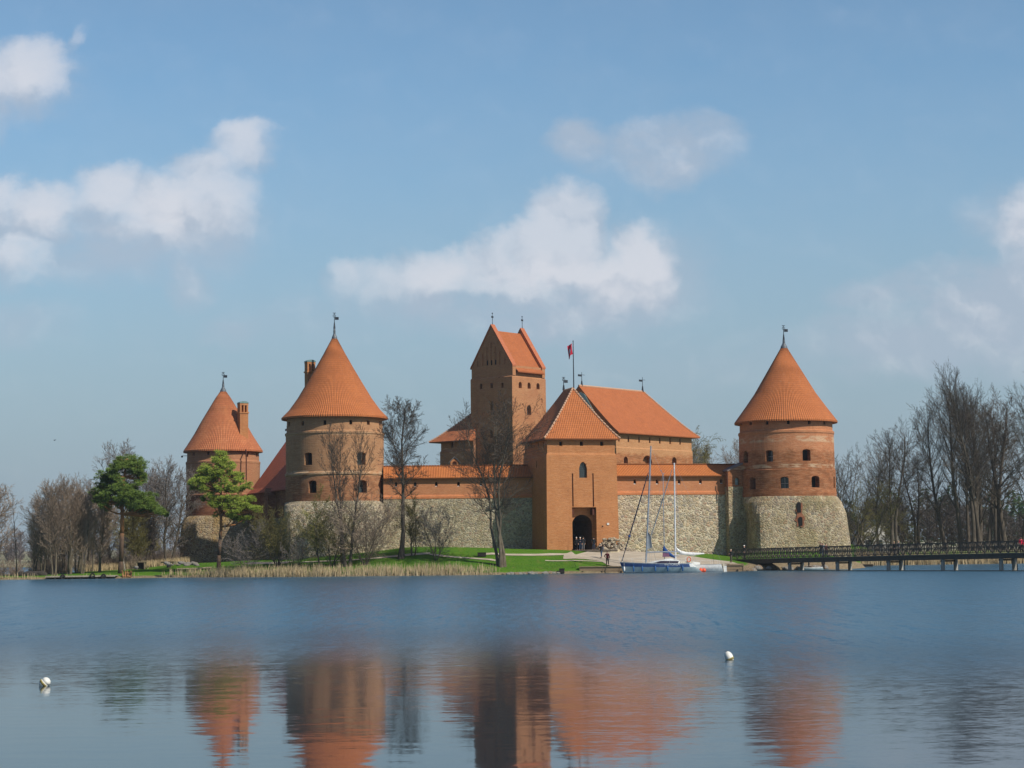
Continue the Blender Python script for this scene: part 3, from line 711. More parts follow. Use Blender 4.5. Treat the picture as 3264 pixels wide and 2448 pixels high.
brick_mat('shaded_passage_brick', (0.13, 0.07, 0.045), (0.09, 0.05, 0.035), (0.15, 0.09, 0.06))
def gate_tower():
    O = P(1746, 1752, 268); az, w, d = 17.0, 10.25, 10.7
    B = Bld('gate_tower', 'square orange brick gate tower with arched entrance and steep hipped tile roof', 'tower', O, az, w, d)
    ze = B.z('front', 1860, 1398); zs = B.z('front', 1860, 1450); z0 = O.z-2
    mb = MB(); bt = .16
    rings = [[(-bt, -bt, z0), (w+bt, -bt, z0), (w+bt, d, z0), (-bt, d, z0)], [(0, 0, zs-.25), (w, 0, zs-.25), (w, d, zs-.25), (0, d, zs-.25)],
             [(.02, .02, zs), (w-.02, .02, zs), (w-.02, d-.02, zs), (.02, d-.02, zs)], [(.17, .17, zs+.3), (w-.17, .17, zs+.3), (w-.17, d-.17, zs+.3), (.17, d-.17, zs+.3)],
             [(.17, .17, ze+.2), (w-.17, .17, ze+.2), (w-.17, d-.17, ze+.2), (.17, d-.17, ze+.2)]]
    mb.loft(rings); wall = mb.obj('wall', MAT['brick_gate'], B.T)
    for u in (1790, 1856, 1921): B.win('front', u, 1414, 10, 14, 'flat', .8, 'dark')
    for u in (1681, 1692, 1713, 1729): B.win('left', u, 1418, 2.5, 17, 'flat', .6, 'dark')
    B.win('left', 1711, 1480, 2.5, 20, 'flat', .5, 'dark')
    oo, ax, inn, ww, hh = B.win('front', 1858.5, 1497.5, 25, 51, 'point', .45, 'lattice')
    # two chain slots, the shallow bridge recess and the deep gateway
    for u in (1824.3, 1889.5): B.win('front', u, 1562, 4.2, 106, 'flat', .35, None)
    zr1 = B.z('front', 1860, 1617); zr0 = O.z-.3
    a0, a1 = B.along('front', 1821), B.along('front', 1898)
    carve(wall, B.cut); B.cut = MB()
    rc = MB(); rc.box(a0, a1, -.6, 1.15, zr0, zr1); carve(wall, rc)
    g = MB(); ga0 = B.along('front', 1821)+.35; ga1 = ga0+2.95; gc = (ga0+ga1)/2; gh = B.z('front', 1855, 1640)-zr0
    g.prism(arch_poly(ga1-ga0, gh, 'round', 14), (gc, 1.0, zr0), (1, 0, 0), (0, 0, 1), (0, 8.2, 0)); carve(wall, g)
    wall.data.materials.append(MAT['shaded_passage_brick'])
    for pl in wall.data.polygons:          # gate passage faces take a darker brick, its shade painted in
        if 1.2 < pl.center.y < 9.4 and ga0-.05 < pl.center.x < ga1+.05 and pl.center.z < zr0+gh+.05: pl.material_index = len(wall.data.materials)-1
    for p in B.panes: window(B.T, *p)
    for u in (1824.3, 1889.5):      # dark beams lying in the slots
        q = B.along('front', u); mb = MB(); mb.box(q-.07, q+.07, .1, .3, zr1+.02, B.z('front', u, 1509)); mb.obj('drawbridge_beam', MAT['wood_slot'], B.T)
        mb = MB(); mb.box(q-.13, q+.13, .02, .95, zr1-1.05, zr1-.30); mb.box(q-.09, q+.09, .12, .95, zr1-.30, zr1-.01); mb.obj('bracket', MAT['wood_slot'], B.T)
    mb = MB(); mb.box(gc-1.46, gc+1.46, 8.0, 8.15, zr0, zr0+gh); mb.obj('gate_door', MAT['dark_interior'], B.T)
    # projecting arch surround
    hip_roof(B.T, (-.45, w+.42, -.5, d+.5), (w/2-.05, w/2+.05, 3.3, 7.6), ze, P(1830, 1237, 272).z, 'roof_tiles', 1.13, hips=[0, 1])
    # small white notice and lamp on the wall
    q = B.along('front', 1934); z = B.z('front', 1934, 1670); mb = MB(); mb.box(q-.16, q+.16, -.2, -.11, z-.14, z+.14); mb.obj('notice_plate', MAT['white_trim'], B.T)
    q = B.along('front', 1917); z = B.z('front', 1917, 1677); mb = MB(); mb.sphere((q, -.2, z), .09, 6, 5); mb.obj('wall_lamp', MAT['iron'], B.T)
    ap = B.wpt(w/2, 3.3); apb = B.wpt(w/2, 7.6)
    vane(B.T, w/2, 7.4, P(1803, 1243, apb.y).z, P(1801, 1202, apb.y).z, 1, 'flag', .2)
    return B, ze
GATE, gze = gate_tower()

def flagpole():
    p0 = P(1829, 1240, 272.9); top = P(1825.5, 1087, 272.9)
    T = thing('flagpole', 'thin metal flagpole rising from the peak of the gate tower roof', 'flagpole', p0)
    mb = MB(); mb.tube((0, 0, -.25), (0, 0, top.z-p0.z), .085, .055, 8); mb.sphere((0, 0, top.z-p0.z), .09, 8, 5); mb.obj('pole', MAT['iron'], T)
    # the banner hangs in a slack breeze towards the left
    z1 = P(1826, 1094, 272.9).z-p0.z; z0 = P(1826, 1129, 272.9).z-p0.z
    def fp(a, b):     # a along fly 0..1, b along hoist 0..1
        x = -a*.70 - .14*math.sin(a*5+b*2); y = .40*math.sin(a*7.5+b*1.4)*a - a*.5
        droop = -a*a*.45 - .35*a*(1-b); return (x-.06, y, z0+(z1-z0)*b+droop)
    mb = MB(); N, M = 18, 14
    vs = [fp(i/N, j/M) for j in range(M+1) for i in range(N+1)]
    vb = [(x+.01, y+.02, z) for x, y, z in vs]
    fs = [(j*(N+1)+i, j*(N+1)+i+1, (j+1)*(N+1)+i+1, (j+1)*(N+1)+i) for j in range(M) for i in range(N)]
    k = len(vs); mb.add(vs, fs); mb.add(vb, [tuple(reversed(f)) for f in fs])
    pmat('flag_red', (0.50, 0.02, 0.05), .8); pmat('flag_white', (.75, .76, .78), .8)
    fl = mb.obj('flag', MAT['flag_red'], T, fix=False, smooth=True)
    # pale charging rider and horse in the middle of the banner
    body = [(.2,.45),(.3,.62),(.42,.64),(.46,.85),(.55,.88),(.58,.66),(.72,.62),(.84,.7),(.86,.56),(.76,.5),(.82,.3),(.74,.2),(.66,.42),(.45,.42),(.38,.18),(.28,.2),(.34,.42)]
    mb = MB()
    def off(a, b): x, y, z = fp(a, b); return (x-.012, y-.03, z)
    mb.add([off(a, b) for a, b in body], [tuple(range(len(body)))])
    mb.obj('emblem', MAT['flag_white'], fl, fix=False)
flagpole()

def keep():
    O = P(1635.5, 1483, 314); az, w, d = 50.0, 8.65, 8.96
    B = Bld('keep_tower', 'tallest square brick keep with stepped gables and a saddle roof', 'tower', O, az, w, d)
    ze = B.z('front', 1640, 1182); zc_ = B.z('left', 1632, 1163); zb = B.z('front', 1640, 1196); z0 = 2.0
    mb = MB(); r = [[(0, 0), (w, 0), (w, d), (0, d)], [(.14, .14), (w-.14, .14), (w-.14, d-.14), (.14, d-.14)]]
    mb.loft([[(x, y, z0) for x, y in r[0]], [(x, y, zb-.2) for x, y in r[0]], [(x, y, zb) for x, y in r[1]], [(x, y, zc_) for x, y in r[1]]])
    wall = mb.obj('wall', MAT['brick_keep'], B.T)
    for u, v in ((1536, 1232), (1569.7, 1229), (1604, 1228)): B.win('left', u, v, 8, 16, 'flat', .8, 'dark')
    for u in (1547.5, 1570, 1592.8): B.win('left', u, 1171 if u < 1550 else (1169 if u < 1580 else 1167), 3, 15, 'flat', .5, 'dark') if False else None
    B.win('left', 1569, 1294, 9, 30, 'round', .9, 'dark'); B.win('left', 1567, 1383, 9, 28, 'round', .9, 'dark')
    for u, v in ((1661.6, 1227), (1690, 1229), (1718.6, 1231)): B.win('front', u, v, 10, 20, 'round', .8, 'bars')
    B.win('front', 1689, 1307, 13, 31, 'round', .8, 'bars'); B.win('front', 1669, 1288, 3, 4, 'flat', .3, 'dark')
    B.win('front', 1729, 1277, 6, 14, 'round', .12, None)
    B.finish(wall)
    # gable walls, thick, with tiled copings
    apexz = P(1564.4, 1036, 317).z
    for a0, a1, nm in ((.14, .95, 'gable'), (w-.95, w-.14, 'gable')):
        mb = MB(); mb.prism([(.14, zc_), (d-.14, zc_), (d/2, apexz-.25)], (a0, 0, 0), (0, 1, 0), (0, 0, 1), (a1-a0, 0, 0))
        gb = mb.obj(nm, MAT['brick_keep'], B.T)
        if a0 < 1:
            cut = MB()
            for k, (b, h) in enumerate(((1.55, 1.3), (2.65, 2.9), (3.6, 4.2), (4.48, 5.2), (5.36, 4.2), (6.3, 2.9), (7.4, 1.3))):
                cut.prism(arch_poly(.34, h*.72, 'round'), (a0-.3, b, zc_+.25), (0, 1, 0), (0, 0, 1), (.42, 0, 0))
            carve(gb, cut)
            for b in (3.6, 4.48, 5.36):
                m2 = MB(); m2.box(a0+.0, a0+.14, b-.07, b+.07, zc_+.3, zc_+1.1); m2.obj('slit', MAT['dark_interior'], gb)
        cp = MB()
        for sgn in (0, 1):
            p0 = (-.08 if not sgn else d+.08); 
            pts = [(p0, zc_-.15), (p0, zc_+.12), (d/2, apexz+.15), (d/2, apexz-.28)]
            if sgn: pts = pts[::-1]
            cp.prism(pts, (a0-.1, 0, 0), (0, 1, 0), (0, 0, 1), (a1-a0+.2, 0, 0))
        cp.obj('coping', MAT['coping'], gb)
    rz = apexz-.85
    mb = MB(); e = .5
    for side in (0, 1):
        ya = -e if not side else d+e; pts = []
        prof = [(0, ze), (.16, ze+.75), (1, rz)]; L = 0
        for (s0, za), (s1, zb_) in zip(prof, prof[1:]):
            y0 = ya+(d/2-ya)*s0; y1 = ya+(d/2-ya)*s1; dl = math.hypot(y1-y0, zb_-za)
            q = [(.95, y0, za), (w-.9, y0, za), (w-.9, y1, zb_), (.95, y1, zb_)]
            uv = [(q[0][0]/.22, L), (q[1][0]/.22, L), (q[1][0]/.22, L+dl), (q[0][0]/.22, L+dl)]
            mb.add(q, [(0, 1, 2, 3) if not side else (3, 2, 1, 0)], [uv if not side else uv[::-1]]); L += dl
        mb.add([(.95, ya, ze), (w-.9, ya, ze), (w-.9, ya, ze-.18), (.95, ya, ze-.18), (.95, (ya+.65) if not side else ya-.65, ze-.18), (w-.9, (ya+.65) if not side else ya-.65, ze-.18)],
               [(0, 3, 2, 1), (3, 4, 5, 2)], [[(0, 0)]*4]*2)
    rf = mb.obj('roof', MAT['roof_tiles_flat'], B.T, fix=False)
    # corner piers between wall and gable foot
    mb = MB(); mb.box(.14, .95, -.02, .14, zb+.02, zc_-.1); mb.obj('pier', MAT['brick_keep'], B.T)
    mb = MB(); mb.box(w-.95, w-.14, -.02, .14, zb+.02, zc_-.1); mb.obj('pier', MAT['brick_keep'], B.T)
    vane(B.T, .5, d/2, apexz, P(1575, 998, 317).z, 1, 'ball', .07); vane(B.T, w-.5, d/2, apexz, P(1663, 1007, 322).z, 1, 'ball', .07)
keep()

def palace():
    O = P(1965, 1480, 304.7); az, w, d = 50.0, 20.9, 14.2
    B = Bld('palace_building', 'long brick castle hall with broad orange roof behind the right curtain wall', 'building', O, az, w, d)
    ze = B.z('front', 1965, 1377)-.05; mb = MB(); zs = B.z('front', 2100, 1431)
    mb.loft([[(0, 0, 2), (w, 0, 2), (w, d, 2), (0, d, 2)], [(0, 0, zs-.15), (w, 0, zs-.15), (w, d, zs-.15), (0, d, zs-.15)], [(.1, .1, zs), (w-.1, .1, zs), (w-.1, d, zs), (.1, d, zs)], [(.1, .1, ze+.2), (w-.1, .1, ze+.2), (w-.1, d, ze+.2), (.1, d, ze+.2)]])
    wall = mb.obj('wall', MAT['brick_palace'], B.T)
    for i, u in enumerate((1976, 2006.2, 2040.4, 2074.2, 2106.4, 2139.2, 2171)): B.win('front', u, 1398+i*1.6, 4.5, 19, 'flat', .5, 'dark')
    B.win('front', 1995.6, 1466, 13, 22, 'round', .8, 'bars'); B.win('front', 2150, 1468, 14, 22, 'round', .8, 'bars'); B.win('front', 2064, 1478, 32, 52, 'round', .9, None)
    B.finish(wall)
    zr = P(1858.6, 1230, 309.5).z; e = .75; n = 8; half = d/2
    # roof: gable on the left end, hip on the right end, eaves slightly swept
    rect = (-.25, w+1.15, -e, d+e); ridge = (-.25, 17.2, half-.03, half+.03)
    rf = hip_roof(B.T, rect, ridge, ze, zr, 'roof_tiles_flat', 1.1, hips=[1])
    zz = lambda s: ze+(zr-ze)*s**1.1
    pts = [(rect[2]+(half-rect[2])*i/n, zz(i/n)-.06) for i in range(n+1)]; pts += [(rect[3]+(half-rect[3])*i/n, zz(i/n)-.06) for i in range(n-1, -1, -1)]
    mb = MB(); mb.prism(pts, (-.05, 0, 0), (0, 1, 0), (0, 0, 1), (.4, 0, 0)); gb = mb.obj('gable', MAT['brick_palace'], B.T)
    mb = MB(); mb.prism([(half-3.3, ze+3.2), (half-.2, ze+3.2), (half-.2, zr-1.0), (half-1.2, zr-1.4)], (-.32, 0, 0), (0, 1, 0), (0, 0, 1), (.2, 0, 0)); mb.obj('gable_window', MAT['green_glass'], gb)
    q = B.wpt(.4, half); vane(B.T, .6, half, zr, P(1862, 1186, q.y).z, -1, 'arrow', .2)
    q = B.wpt(17, half); vane(B.T, 17.0, half, zr, P(2051, 1202, q.y).z, -1, 'arrow', .2)
palace()

def west_wing():
    O = P(1403, 1480, 323.0); az, w, d = -40.0, 7.3, 9.0
    B = Bld('palace_wing', 'lower shaded castle wing with hipped roof left of the keep', 'building', O, az, w, d)
    ze = B.z('front', 1405, 1409); mb = MB(); zs = B.z('front', 1405, 1441)
    mb.loft([[(0, 0, 2), (w, 0, 2), (w, d, 2), (0, d, 2)], [(0, 0, zs), (w, 0, zs), (w, d, zs), (0, d, zs)], [(.12, .12, zs+.2), (w, .12, zs+.2), (w, d, zs+.2), (.12, d, zs+.2)], [(.12, .12, ze+.2), (w, .12, ze+.2), (w, d, ze+.2), (.12, d, ze+.2)]])
    wall = mb.obj('wall', MAT['brick_nw'], B.T)
    for u in (1440, 1478): B.win('front', u, 1418, 7, 19, 'flat', .6, 'dark')
    B.finish(wall)
    hip_roof(B.T, (-1.4, w, -1.2, d+.5), (6.4, w, 4.4, 4.6), ze, P(1500, 1290, 322).z+.3, 'roof_tiles_old', 1.12, hips=[0])
    p = P(1489, 1281, 323.5); k = Vector((p.x-B.O.x, p.y-B.O.y, 0)); a = k.dot(B.t); b = k.dot(B.b)
    chimney(B.T, a, b+2.5, p.z-5.5, p.z, .9, .9, 0, 'copper')
west_wing()

def casemates():
    E0 = P(783, 1575, 297); E1 = P(912, 1547, 275)
    az = math.degrees(math.atan2(E1.y-E0.y, E1.x-E0.x)); w = math.hypot(E1.x-E0.x, E1.y-E0.y)+2.6
    B = Bld('casemate_range', 'long low range under a dark red roof between the two left towers', 'building', E0, az, w, 10)
    mb = MB(); e = .7
    mb.box(0, w-1, e, 10, 0.5, E0.z+.2); mb.obj('wall', MAT['brick_nw'], B.T)
    mb = MB(); mb.box(0, w-1.1, e-.35, 9, 0.0, 8.2); mb.obj('stone_base', MAT['fieldstone_nw'], B.T)
    zr = 21.0
    r = P(865, 1405, 297); zr = r.z
    mb = MB(); prof = [(0, E0.z), (.12, E0.z+.7), (1, zr)]; hw = 6.1
    for side in (0, 1):
        L = 0
        for (s0, za), (s1, zb) in zip(prof, prof[1:]):
            y0 = hw*s0 if not side else 2*hw-hw*s0; y1 = hw*s1 if not side else 2*hw-hw*s1; dl = math.hypot(y1-y0, zb-za)
            q = [(1.0, y0, za), (w-1.2, y0, za), (w-1.2, y1, zb), (1.0, y1, zb)]; uv = [(q[0][0]/.25, L), (q[1][0]/.25, L), (q[1][0]/.25, L+dl), (q[0][0]/.25, L+dl)]
            mb.add(q, [(0, 1, 2, 3) if not side else (3, 2, 1, 0)], [uv if not side else uv[::-1]]); L += dl
    mb.add([(1, 0, E0.z), (w-1.2, 0, E0.z), (w-1.2, 0, E0.z-.15), (1, 0, E0.z-.15), (1, e, E0.z-.15), (w-1.2, e, E0.z-.15)], [(0, 3, 2, 1), (3, 4, 5, 2)], [[(0, 0)]*4]*2)
    mb.obj('roof', MAT['roof_tiles_dark'], B.T, fix=False)
    for a in (1.05, w-1.5):
        mb = MB(); mb.prism([(e, E0.z), (2*hw-e, E0.z), (hw, zr-.4)], (a, 0, 0), (0, 1, 0), (0, 0, 1), (.3, 0, 0)); mb.obj('gable', MAT['brick_nw'], B.T)
    vane(B.T, 1.4, hw, zr, P(866, 1357, 297).z, 1, 'arrow', .16)
    # corbelled privy bay on the shaded wall
    q = w-12; mb = MB(); mb.box(q-1.2, q+1.2, -.5, e+.2, 6.0, E0.z-.6); mb.prism([(-1.25, 0), (1.25, 0), (0, 1.0)], (q, -.55, E0.z-.6), (1, 0, 0), (0, 0, 1), (0, 1.3, 0)); mb.obj('privy_bay', MAT['brick_nw'], B.T)
casemates()

# ------------------------------------------------------------------ curtain walls
def curtain(name, label, P0, P1, vr0, ve0, vb0, slots, stone, ustart, gl=2.0):
    az = math.degrees(math.atan2(P1.y-P0.y, P1.x-P0.x)); w = math.hypot(P1.x-P0.x, P1.y-P0.y); d = 2.2
    B = Bld(name, label, 'wall', P0, az, w, d)
    um = (P0.x/P0.y*F+1632+P1.x/P1.y*F+1632)/2
    ze = B.z('front', um, ve0); zr = B.z('front', um, vr0); zb = B.z('front', um, vb0)
    mb = MB(); mb.box(0, w, 0, d, zb, ze+.3); wall = mb.obj('brick_parapet', MAT['brick_curtain'], B.T)
    for (u, v) in slots: B.win('front', u, v, 8.5, 15, 'round', .8, 'dark')
    sills = [(p[0], p[3]) for p in B.panes]
    B.finish(wall)
    for (oo, ww) in sills:
        sm = MB(); sm.prism([(-ww*.42, .01), (ww*.42, .01), (ww*.42, .10), (-ww*.42, .10)], oo+Vector((0, .12, 0)), (1, 0, 0), (0, 0, 1), (0, .35, 0)); sm.obj('sill', MAT['white_trim'], B.T)
    mb = MB(); mb.prism([(-.16, 0), (-.16, .3), (-.02, .55), (.1, .55), (.1, 0)], (0, 0, zb-.12), (0, 1, 0), (0, 0, 1), (w, 0, 0)); mb.obj('moulding', MAT['brick_moulding'], B.T)
    mb = MB(); mb.box(0, w, -.1, d+.1, gl-3, zb-.11)
    mb.obj('stone_wall', MAT[stone], B.T)
    mb = MB(); y0 = -.55; y1 = (zr-ze)/.85
    for side in (0, 1):
        ya = y0 if not side else 2*y1-y0; dl = math.hypot(y1-y0, zr-ze); q = [(0, ya, ze), (w, ya, ze), (w, y1, zr), (0, y1, zr)]
        uv = [(0, 0), (w/.235, 0), (w/.235, dl), (0, dl)]; mb.add(q, [(0, 1, 2, 3) if not side else (3, 2, 1, 0)], [uv if not side else uv[::-1]])
    mb.add([(0, y0, ze), (w, y0, ze), (w, y0, ze-.13), (0, y0, ze-.13), (0, .02, ze-.13), (w, .02, ze-.13)], [(0, 3, 2, 1), (3, 4, 5, 2)], [[(0, 0)]*4]*2)
    rf = mb.obj('roof', MAT['roof_tiles_curtain'], B.T, fix=False)
    mb = MB(); k = int(w/.4)
    for i in range(k): mb.tube((i*.4, y1, zr+.03), (i*.4+.36, y1, zr+.05), .13, .10, 6)
    mb.obj('ridge_tiles', MAT['roof_tiles_curtain'], rf)
    return B
CWL = curtain('curtain_wall', 'brick parapet on a fieldstone curtain wall between largest tower and gate', P(1222, 1560, 273), P(1722, 1560, 274.5), 1483, 1522, 1586,
              [(1262,1544),(1323,1544),(1390.5,1543.5),(1461,1543),(1533,1542)], 'fieldstone_fine', 1228)
CWR = curtain('curtain_wall', 'clean fieldstone curtain wall between the gate and the bridge tower', P(1962, 1560, 275.0), P(2420, 1560, 280.3), 1479, 1516, 1574,
              [(2023,1536),(2094,1536),(2164.5,1536),(2232,1535),(2299,1534)], 'fieldstone', 1971)
pmat('roof_slate', (.20, .16, .145), .9)
def wing_wall():
    O = P(2321, 1560, 277.6); az = math.degrees(CWR.az)
    B = Bld('stair_wall', 'short brick wall with sloping top joining curtain wall and bridge tower', 'wall', O, az, 3.2, 2.0)
    zt0 = B.z('front', 2322, 1503); zt1 = B.z('front', 2375, 1478); zb = B.z('front', 2340, 1551)
    mb = MB(); mb.prism([(0, zb), (3.4, zb), (3.4, zt1+.4), (0, zt0)], (0, 0, 0), (1, 0, 0), (0, 0, 1), (0, 2.6, 0)); wall = mb.obj('brick_top', MAT['brick_right'], B.T)
    B.win('front', 2349, 1534, 14, 24, 'round', .6, 'green'); B.finish(wall)
    mb = MB(); mb.box(.0, 3.6, -.08, 2.6, 0, zb-.004); mb.obj('stone_wall', MAT['fieldstone_tower'], B.T)
    mb = MB(); mb.prism([(-.1, zt0), (3.4, zt1+.4), (3.4, zt1+.62), (-.1, zt0+.2)], (0, -.12, 0), (1, 0, 0), (0, 0, 1), (0, 2.8, 0)); mb.obj('coping', MAT['roof_slate'], B.T)
    mb = MB(); mb.tube((-.12, -.12, zt0-.2), (-.12, -.12, zb-.6), .09, .09, 6); mb.obj('drainpipe', MAT['wood_slot'], B.T)
wing_wall()

def small_things():
    p = P(1449, 1483, 286); T = thing('gabled_hatch', 'tiny brick gable with a round arch peeping over the curtain wall roof', 'gable', (p.x, p.y, p.z-1.5), R(5))
    mb = MB(); z1 = P(1449, 1470, 286).z-p.z+1.5; zt = P(1449, 1459, 286).z-p.z+1.5
    mb.prism([(-.62, 0), (.62, 0), (.62, z1), (0, zt), (-.62, z1)], (0, 0, 0), (1, 0, 0), (0, 0, 1), (0, 1.6, 0)); w = mb.obj('wall', MAT['brick_gate'], T)
    c = MB(); c.prism(arch_poly(.66, z1-.45, 'round'), (0, -.3, .45), (1, 0, 0), (0, 0, 1), (0, .9, 0)); carve(w, c)
    mb = MB()
    for s in (-1, 1): mb.prism([(s*.85, z1-.25), (s*.85, z1-.12), (0, zt+.18), (0, zt+.04)], (0, -.15, 0), (1, 0, 0), (0, 0, 1), (0, 1.8, 0))
    mb.obj('roof', MAT['lead'], T)
    # ruined rubble buttress at the gate tower's right foot
    rnd = random.Random(9); mb = MB(); O = P(1950, 1760, 269)
    prof = lambda x: max(.05, 1.9*math.exp(-((x+.2)/1.7)**4)+.45*math.exp(-((x-2.2)/1.2)**2))
    for k in range(420):
        x = rnd.uniform(-2.1, 3.4); y = rnd.uniform(-1.9, 1.6); z = rnd.uniform(-.2, 1)*prof(x)*min(1, (y+2.3)/1.8)
        r = rnd.uniform(.14, .3); mb.sphere((x, y, z), r, 6, 4, (rnd.uniform(.8, 1.4), 1, rnd.uniform(.6, .9)))
    tag(mb.obj('ruined_buttress', MAT['rubble'], smooth=True), 'low ruined mound of pale rubble masonry at the gate tower foot', 'ruin').location = (O.x, O.y, gz(O.x, O.y)-.1)
    bpy.context.view_layer.update()
small_things()
# ------------------------------------------------------------------ trees
def bark(name, c1, c2, zsplit=None, upper=None):
    m = bpy.data.materials.new(name); m.use_nodes = True; t = NT(m.node_tree); b = m.node_tree.nodes['Principled BSDF']
    b.inputs['Roughness'].default_value = 0.95; b.inputs['Specular IOR Level'].default_value = 0.1
    co = t.new('ShaderNodeTexCoord').outputs['Object']; x, y, z = t.sep(co)
    n = t.noise(t.mapping(co, (5, 5, 1.2)), 1.0, 4, 0.7)
    c = t.mix(t.ss(n, 0.35, 0.65), c1, c2)
    if zsplit is not None: c = t.mix(t.ss(t.math('ADD', z, n), zsplit, zsplit+2.0), c, t.mix(n, upper, tuple(k*0.6 for k in upper)))
    t.l.new(c, b.inputs['Base Color']); MAT[name] = m
bark('bark_grey', (0.13, 0.108, 0.082), (0.07, 0.057, 0.045))
bark('bark_pale', (0.17, 0.145, 0.105), (0.10, 0.08, 0.055))
bark('bark_birch', (0.42, 0.40, 0.36), (0.16, 0.14, 0.12))
bark('bark_pine', (0.13, 0.085, 0.055), (0.07, 0.05, 0.038), 5.0, (0.36, 0.17, 0.07))
pmat('twigs', (0.155, 0.128, 0.10), 0.95, 0, .1)
pmat('twigs_dark', (0.105, 0.083, 0.063), 0.95, 0, .1)
pmat('twigs_brown', (0.30, 0.23, 0.17), 0.95, 0, .1)
pmat('twigs_olive', (0.19, 0.165, 0.06), 0.95, 0, .1)
pmat('twigs_green', (0.24, 0.24, 0.055), 0.95, 0, .1)
pmat('twigs_grey', (0.23, 0.195, 0.17), 0.95, 0, .1)
def needles(name, c1, c2):
    m = bpy.data.materials.new(name); m.use_nodes = True; t = NT(m.node_tree); b = m.node_tree.nodes['Principled BSDF']
    b.inputs['Roughness'].default_value = 0.7; b.inputs['Specular IOR Level'].default_value = 0.25
    g = t.new('ShaderNodeNewGeometry'); co = t.new('ShaderNodeTexCoord').outputs['Object']
    c = t.mix(g.outputs['Random Per Island'], c1, c2)
    c = t.mix(t.math('MULTIPLY', t.ss(t.noise(co, 0.6, 3, 0.6), 0.35, 0.65), 0.5), c, tuple(k*0.6 for k in c1))
    t.l.new(c, b.inputs['Base Color']); b.inputs['Subsurface Weight'].default_value = 0.0; MAT[name] = m
needles('pine_needles', (0.08, 0.14, 0.022), (0.17, 0.24, 0.04))
needles('bright_needles', (0.18, 0.26, 0.032), (0.35, 0.42, 0.06))

class Grow:
    """recursive branch generator. level 0 = trunk"""
    def __init__(s, seed, H, tr, nb, ang, ratio, up, bare=0.25, twig_r=0.016, levels=4, lean=(0, 0), wob=0.10, shape='oval'):
        s.r = random.Random(seed); s.trunk = MB(); s.crown = MB(); s.nb = nb; s.ang = ang; s.ratio = ratio; s.up = up; s.twig_r = twig_r
        s.levels = levels; s.wob = wob; s.shape = shape; s.H = H; s.bare = bare; s.count = 0
    def branch(s, p, d, L, r, lev):
        rnd = s.r
        n = (10, 6, 4, 3, 2)[min(lev, 4)]; pts = [p.copy()]; dirs = [d.copy()]; q = p.copy(); dd = d.copy()
        w = s.wob*(1 if lev == 0 else 1.9)
        for i in range(n):
            dd = dd + Vector((rnd.gauss(0, w), rnd.gauss(0, w), rnd.gauss(0, w*0.6)))
            dd.z += s.up[min(lev, len(s.up)-1)]*(1 if lev else 0.25)
            dd.normalize(); q = q + dd*(L/n); pts.append(q.copy()); dirs.append(dd.copy())
        rt = max(s.twig_r*0.7, r*(0.16 if lev == 0 else 0.3))
        rs = [max(s.twig_r*0.7, r+(rt-r)*(i/n)**0.85) for i in range(n+1)]
        if lev == 0: rs[0] *= 1.45
        mb = s.trunk if lev <= 1 else s.crown
        sides = (9, 5, 3, 3, 3)[min(lev, 4)]
        for i in range(n): mb.tube(pts[i], pts[i+1], rs[i], rs[i+1], sides, cap=False)
        s.count += 1
        if lev >= s.levels: return
        k = s.nb[lev]; k = max(2, int(k*(0.6+0.4*min(1, L/(s.H*0.3))))) if lev else k
        f0 = s.bare if lev == 0 else 0.12
        for i in range(k):
            f = f0+(1-f0)*((i+rnd.random()*0.9)/k); f = min(0.99, f)
            x = f*n; j = min(n-1, int(x)); pp = pts[j].lerp(pts[j+1], x-j); bd = dirs[j+1]
            az = rnd.uniform(0, 2*math.pi) if lev else (i*2.4+rnd.uniform(-.5, .5))
            a = R(s.ang[lev]*(1-0.35*f)+rnd.uniform(-12, 12))
            o = bd.orthogonal().normalized(); o2 = bd.cross(o)
            nd = bd*math.cos(a) + (o*math.cos(az)+o2*math.sin(az))*math.sin(a)
            if lev == 0:
                t = (f-f0)/(1-f0)
                sh = {'oval': 0.45+1.1*math.sin(math.pi*min(1, t*0.8+0.12))*0.75, 'cone': 1.15-0.85*t, 'top': 0.35+0.85*math.sin(math.pi*min(1, 0.15+t*0.75)), 'vase': 1.0}[s.shape]
                ll = s.H*s.ratio[0]*sh*rnd.uniform(0.75, 1.15)
            else: ll = L*s.ratio[lev]*(1.15-0.55*f)*rnd.uniform(0.7, 1.2)
            rr = max(s.twig_r, rs[j]*(0.42 if lev == 0 else 0.5)*rnd.uniform(.8, 1.1))
            s.branch(pp, nd, ll, rr, lev+1)
def bare_tree_mesh(seed, H, tr, stems=1, spread=0.0, **k):
    g = Grow(seed, H, tr, **k); rnd = g.r
    for i in range(stems):
        a = 2*math.pi*i/stems + rnd.uniform(0, 1); off = Vector((math.cos(a), math.sin(a), 0))*(tr*(1.1 if tr < .45 else 3.2) if stems > 1 else 0)
        d = Vector((math.cos(a)*spread, math.sin(a)*spread, 1)).normalized()
        g.branch(off+Vector((0, 0, -.3)), d, H*rnd.uniform(.86, 1.0) if stems > 1 else H, tr*rnd.uniform(.75, 1), 0)
    return g
def jitter_thing(T, g, bm, tm):
    g.trunk.obj('trunk', MAT[bm], T, smooth=True, fix=False); g.crown.obj('crown', MAT[tm], T, fix=False)
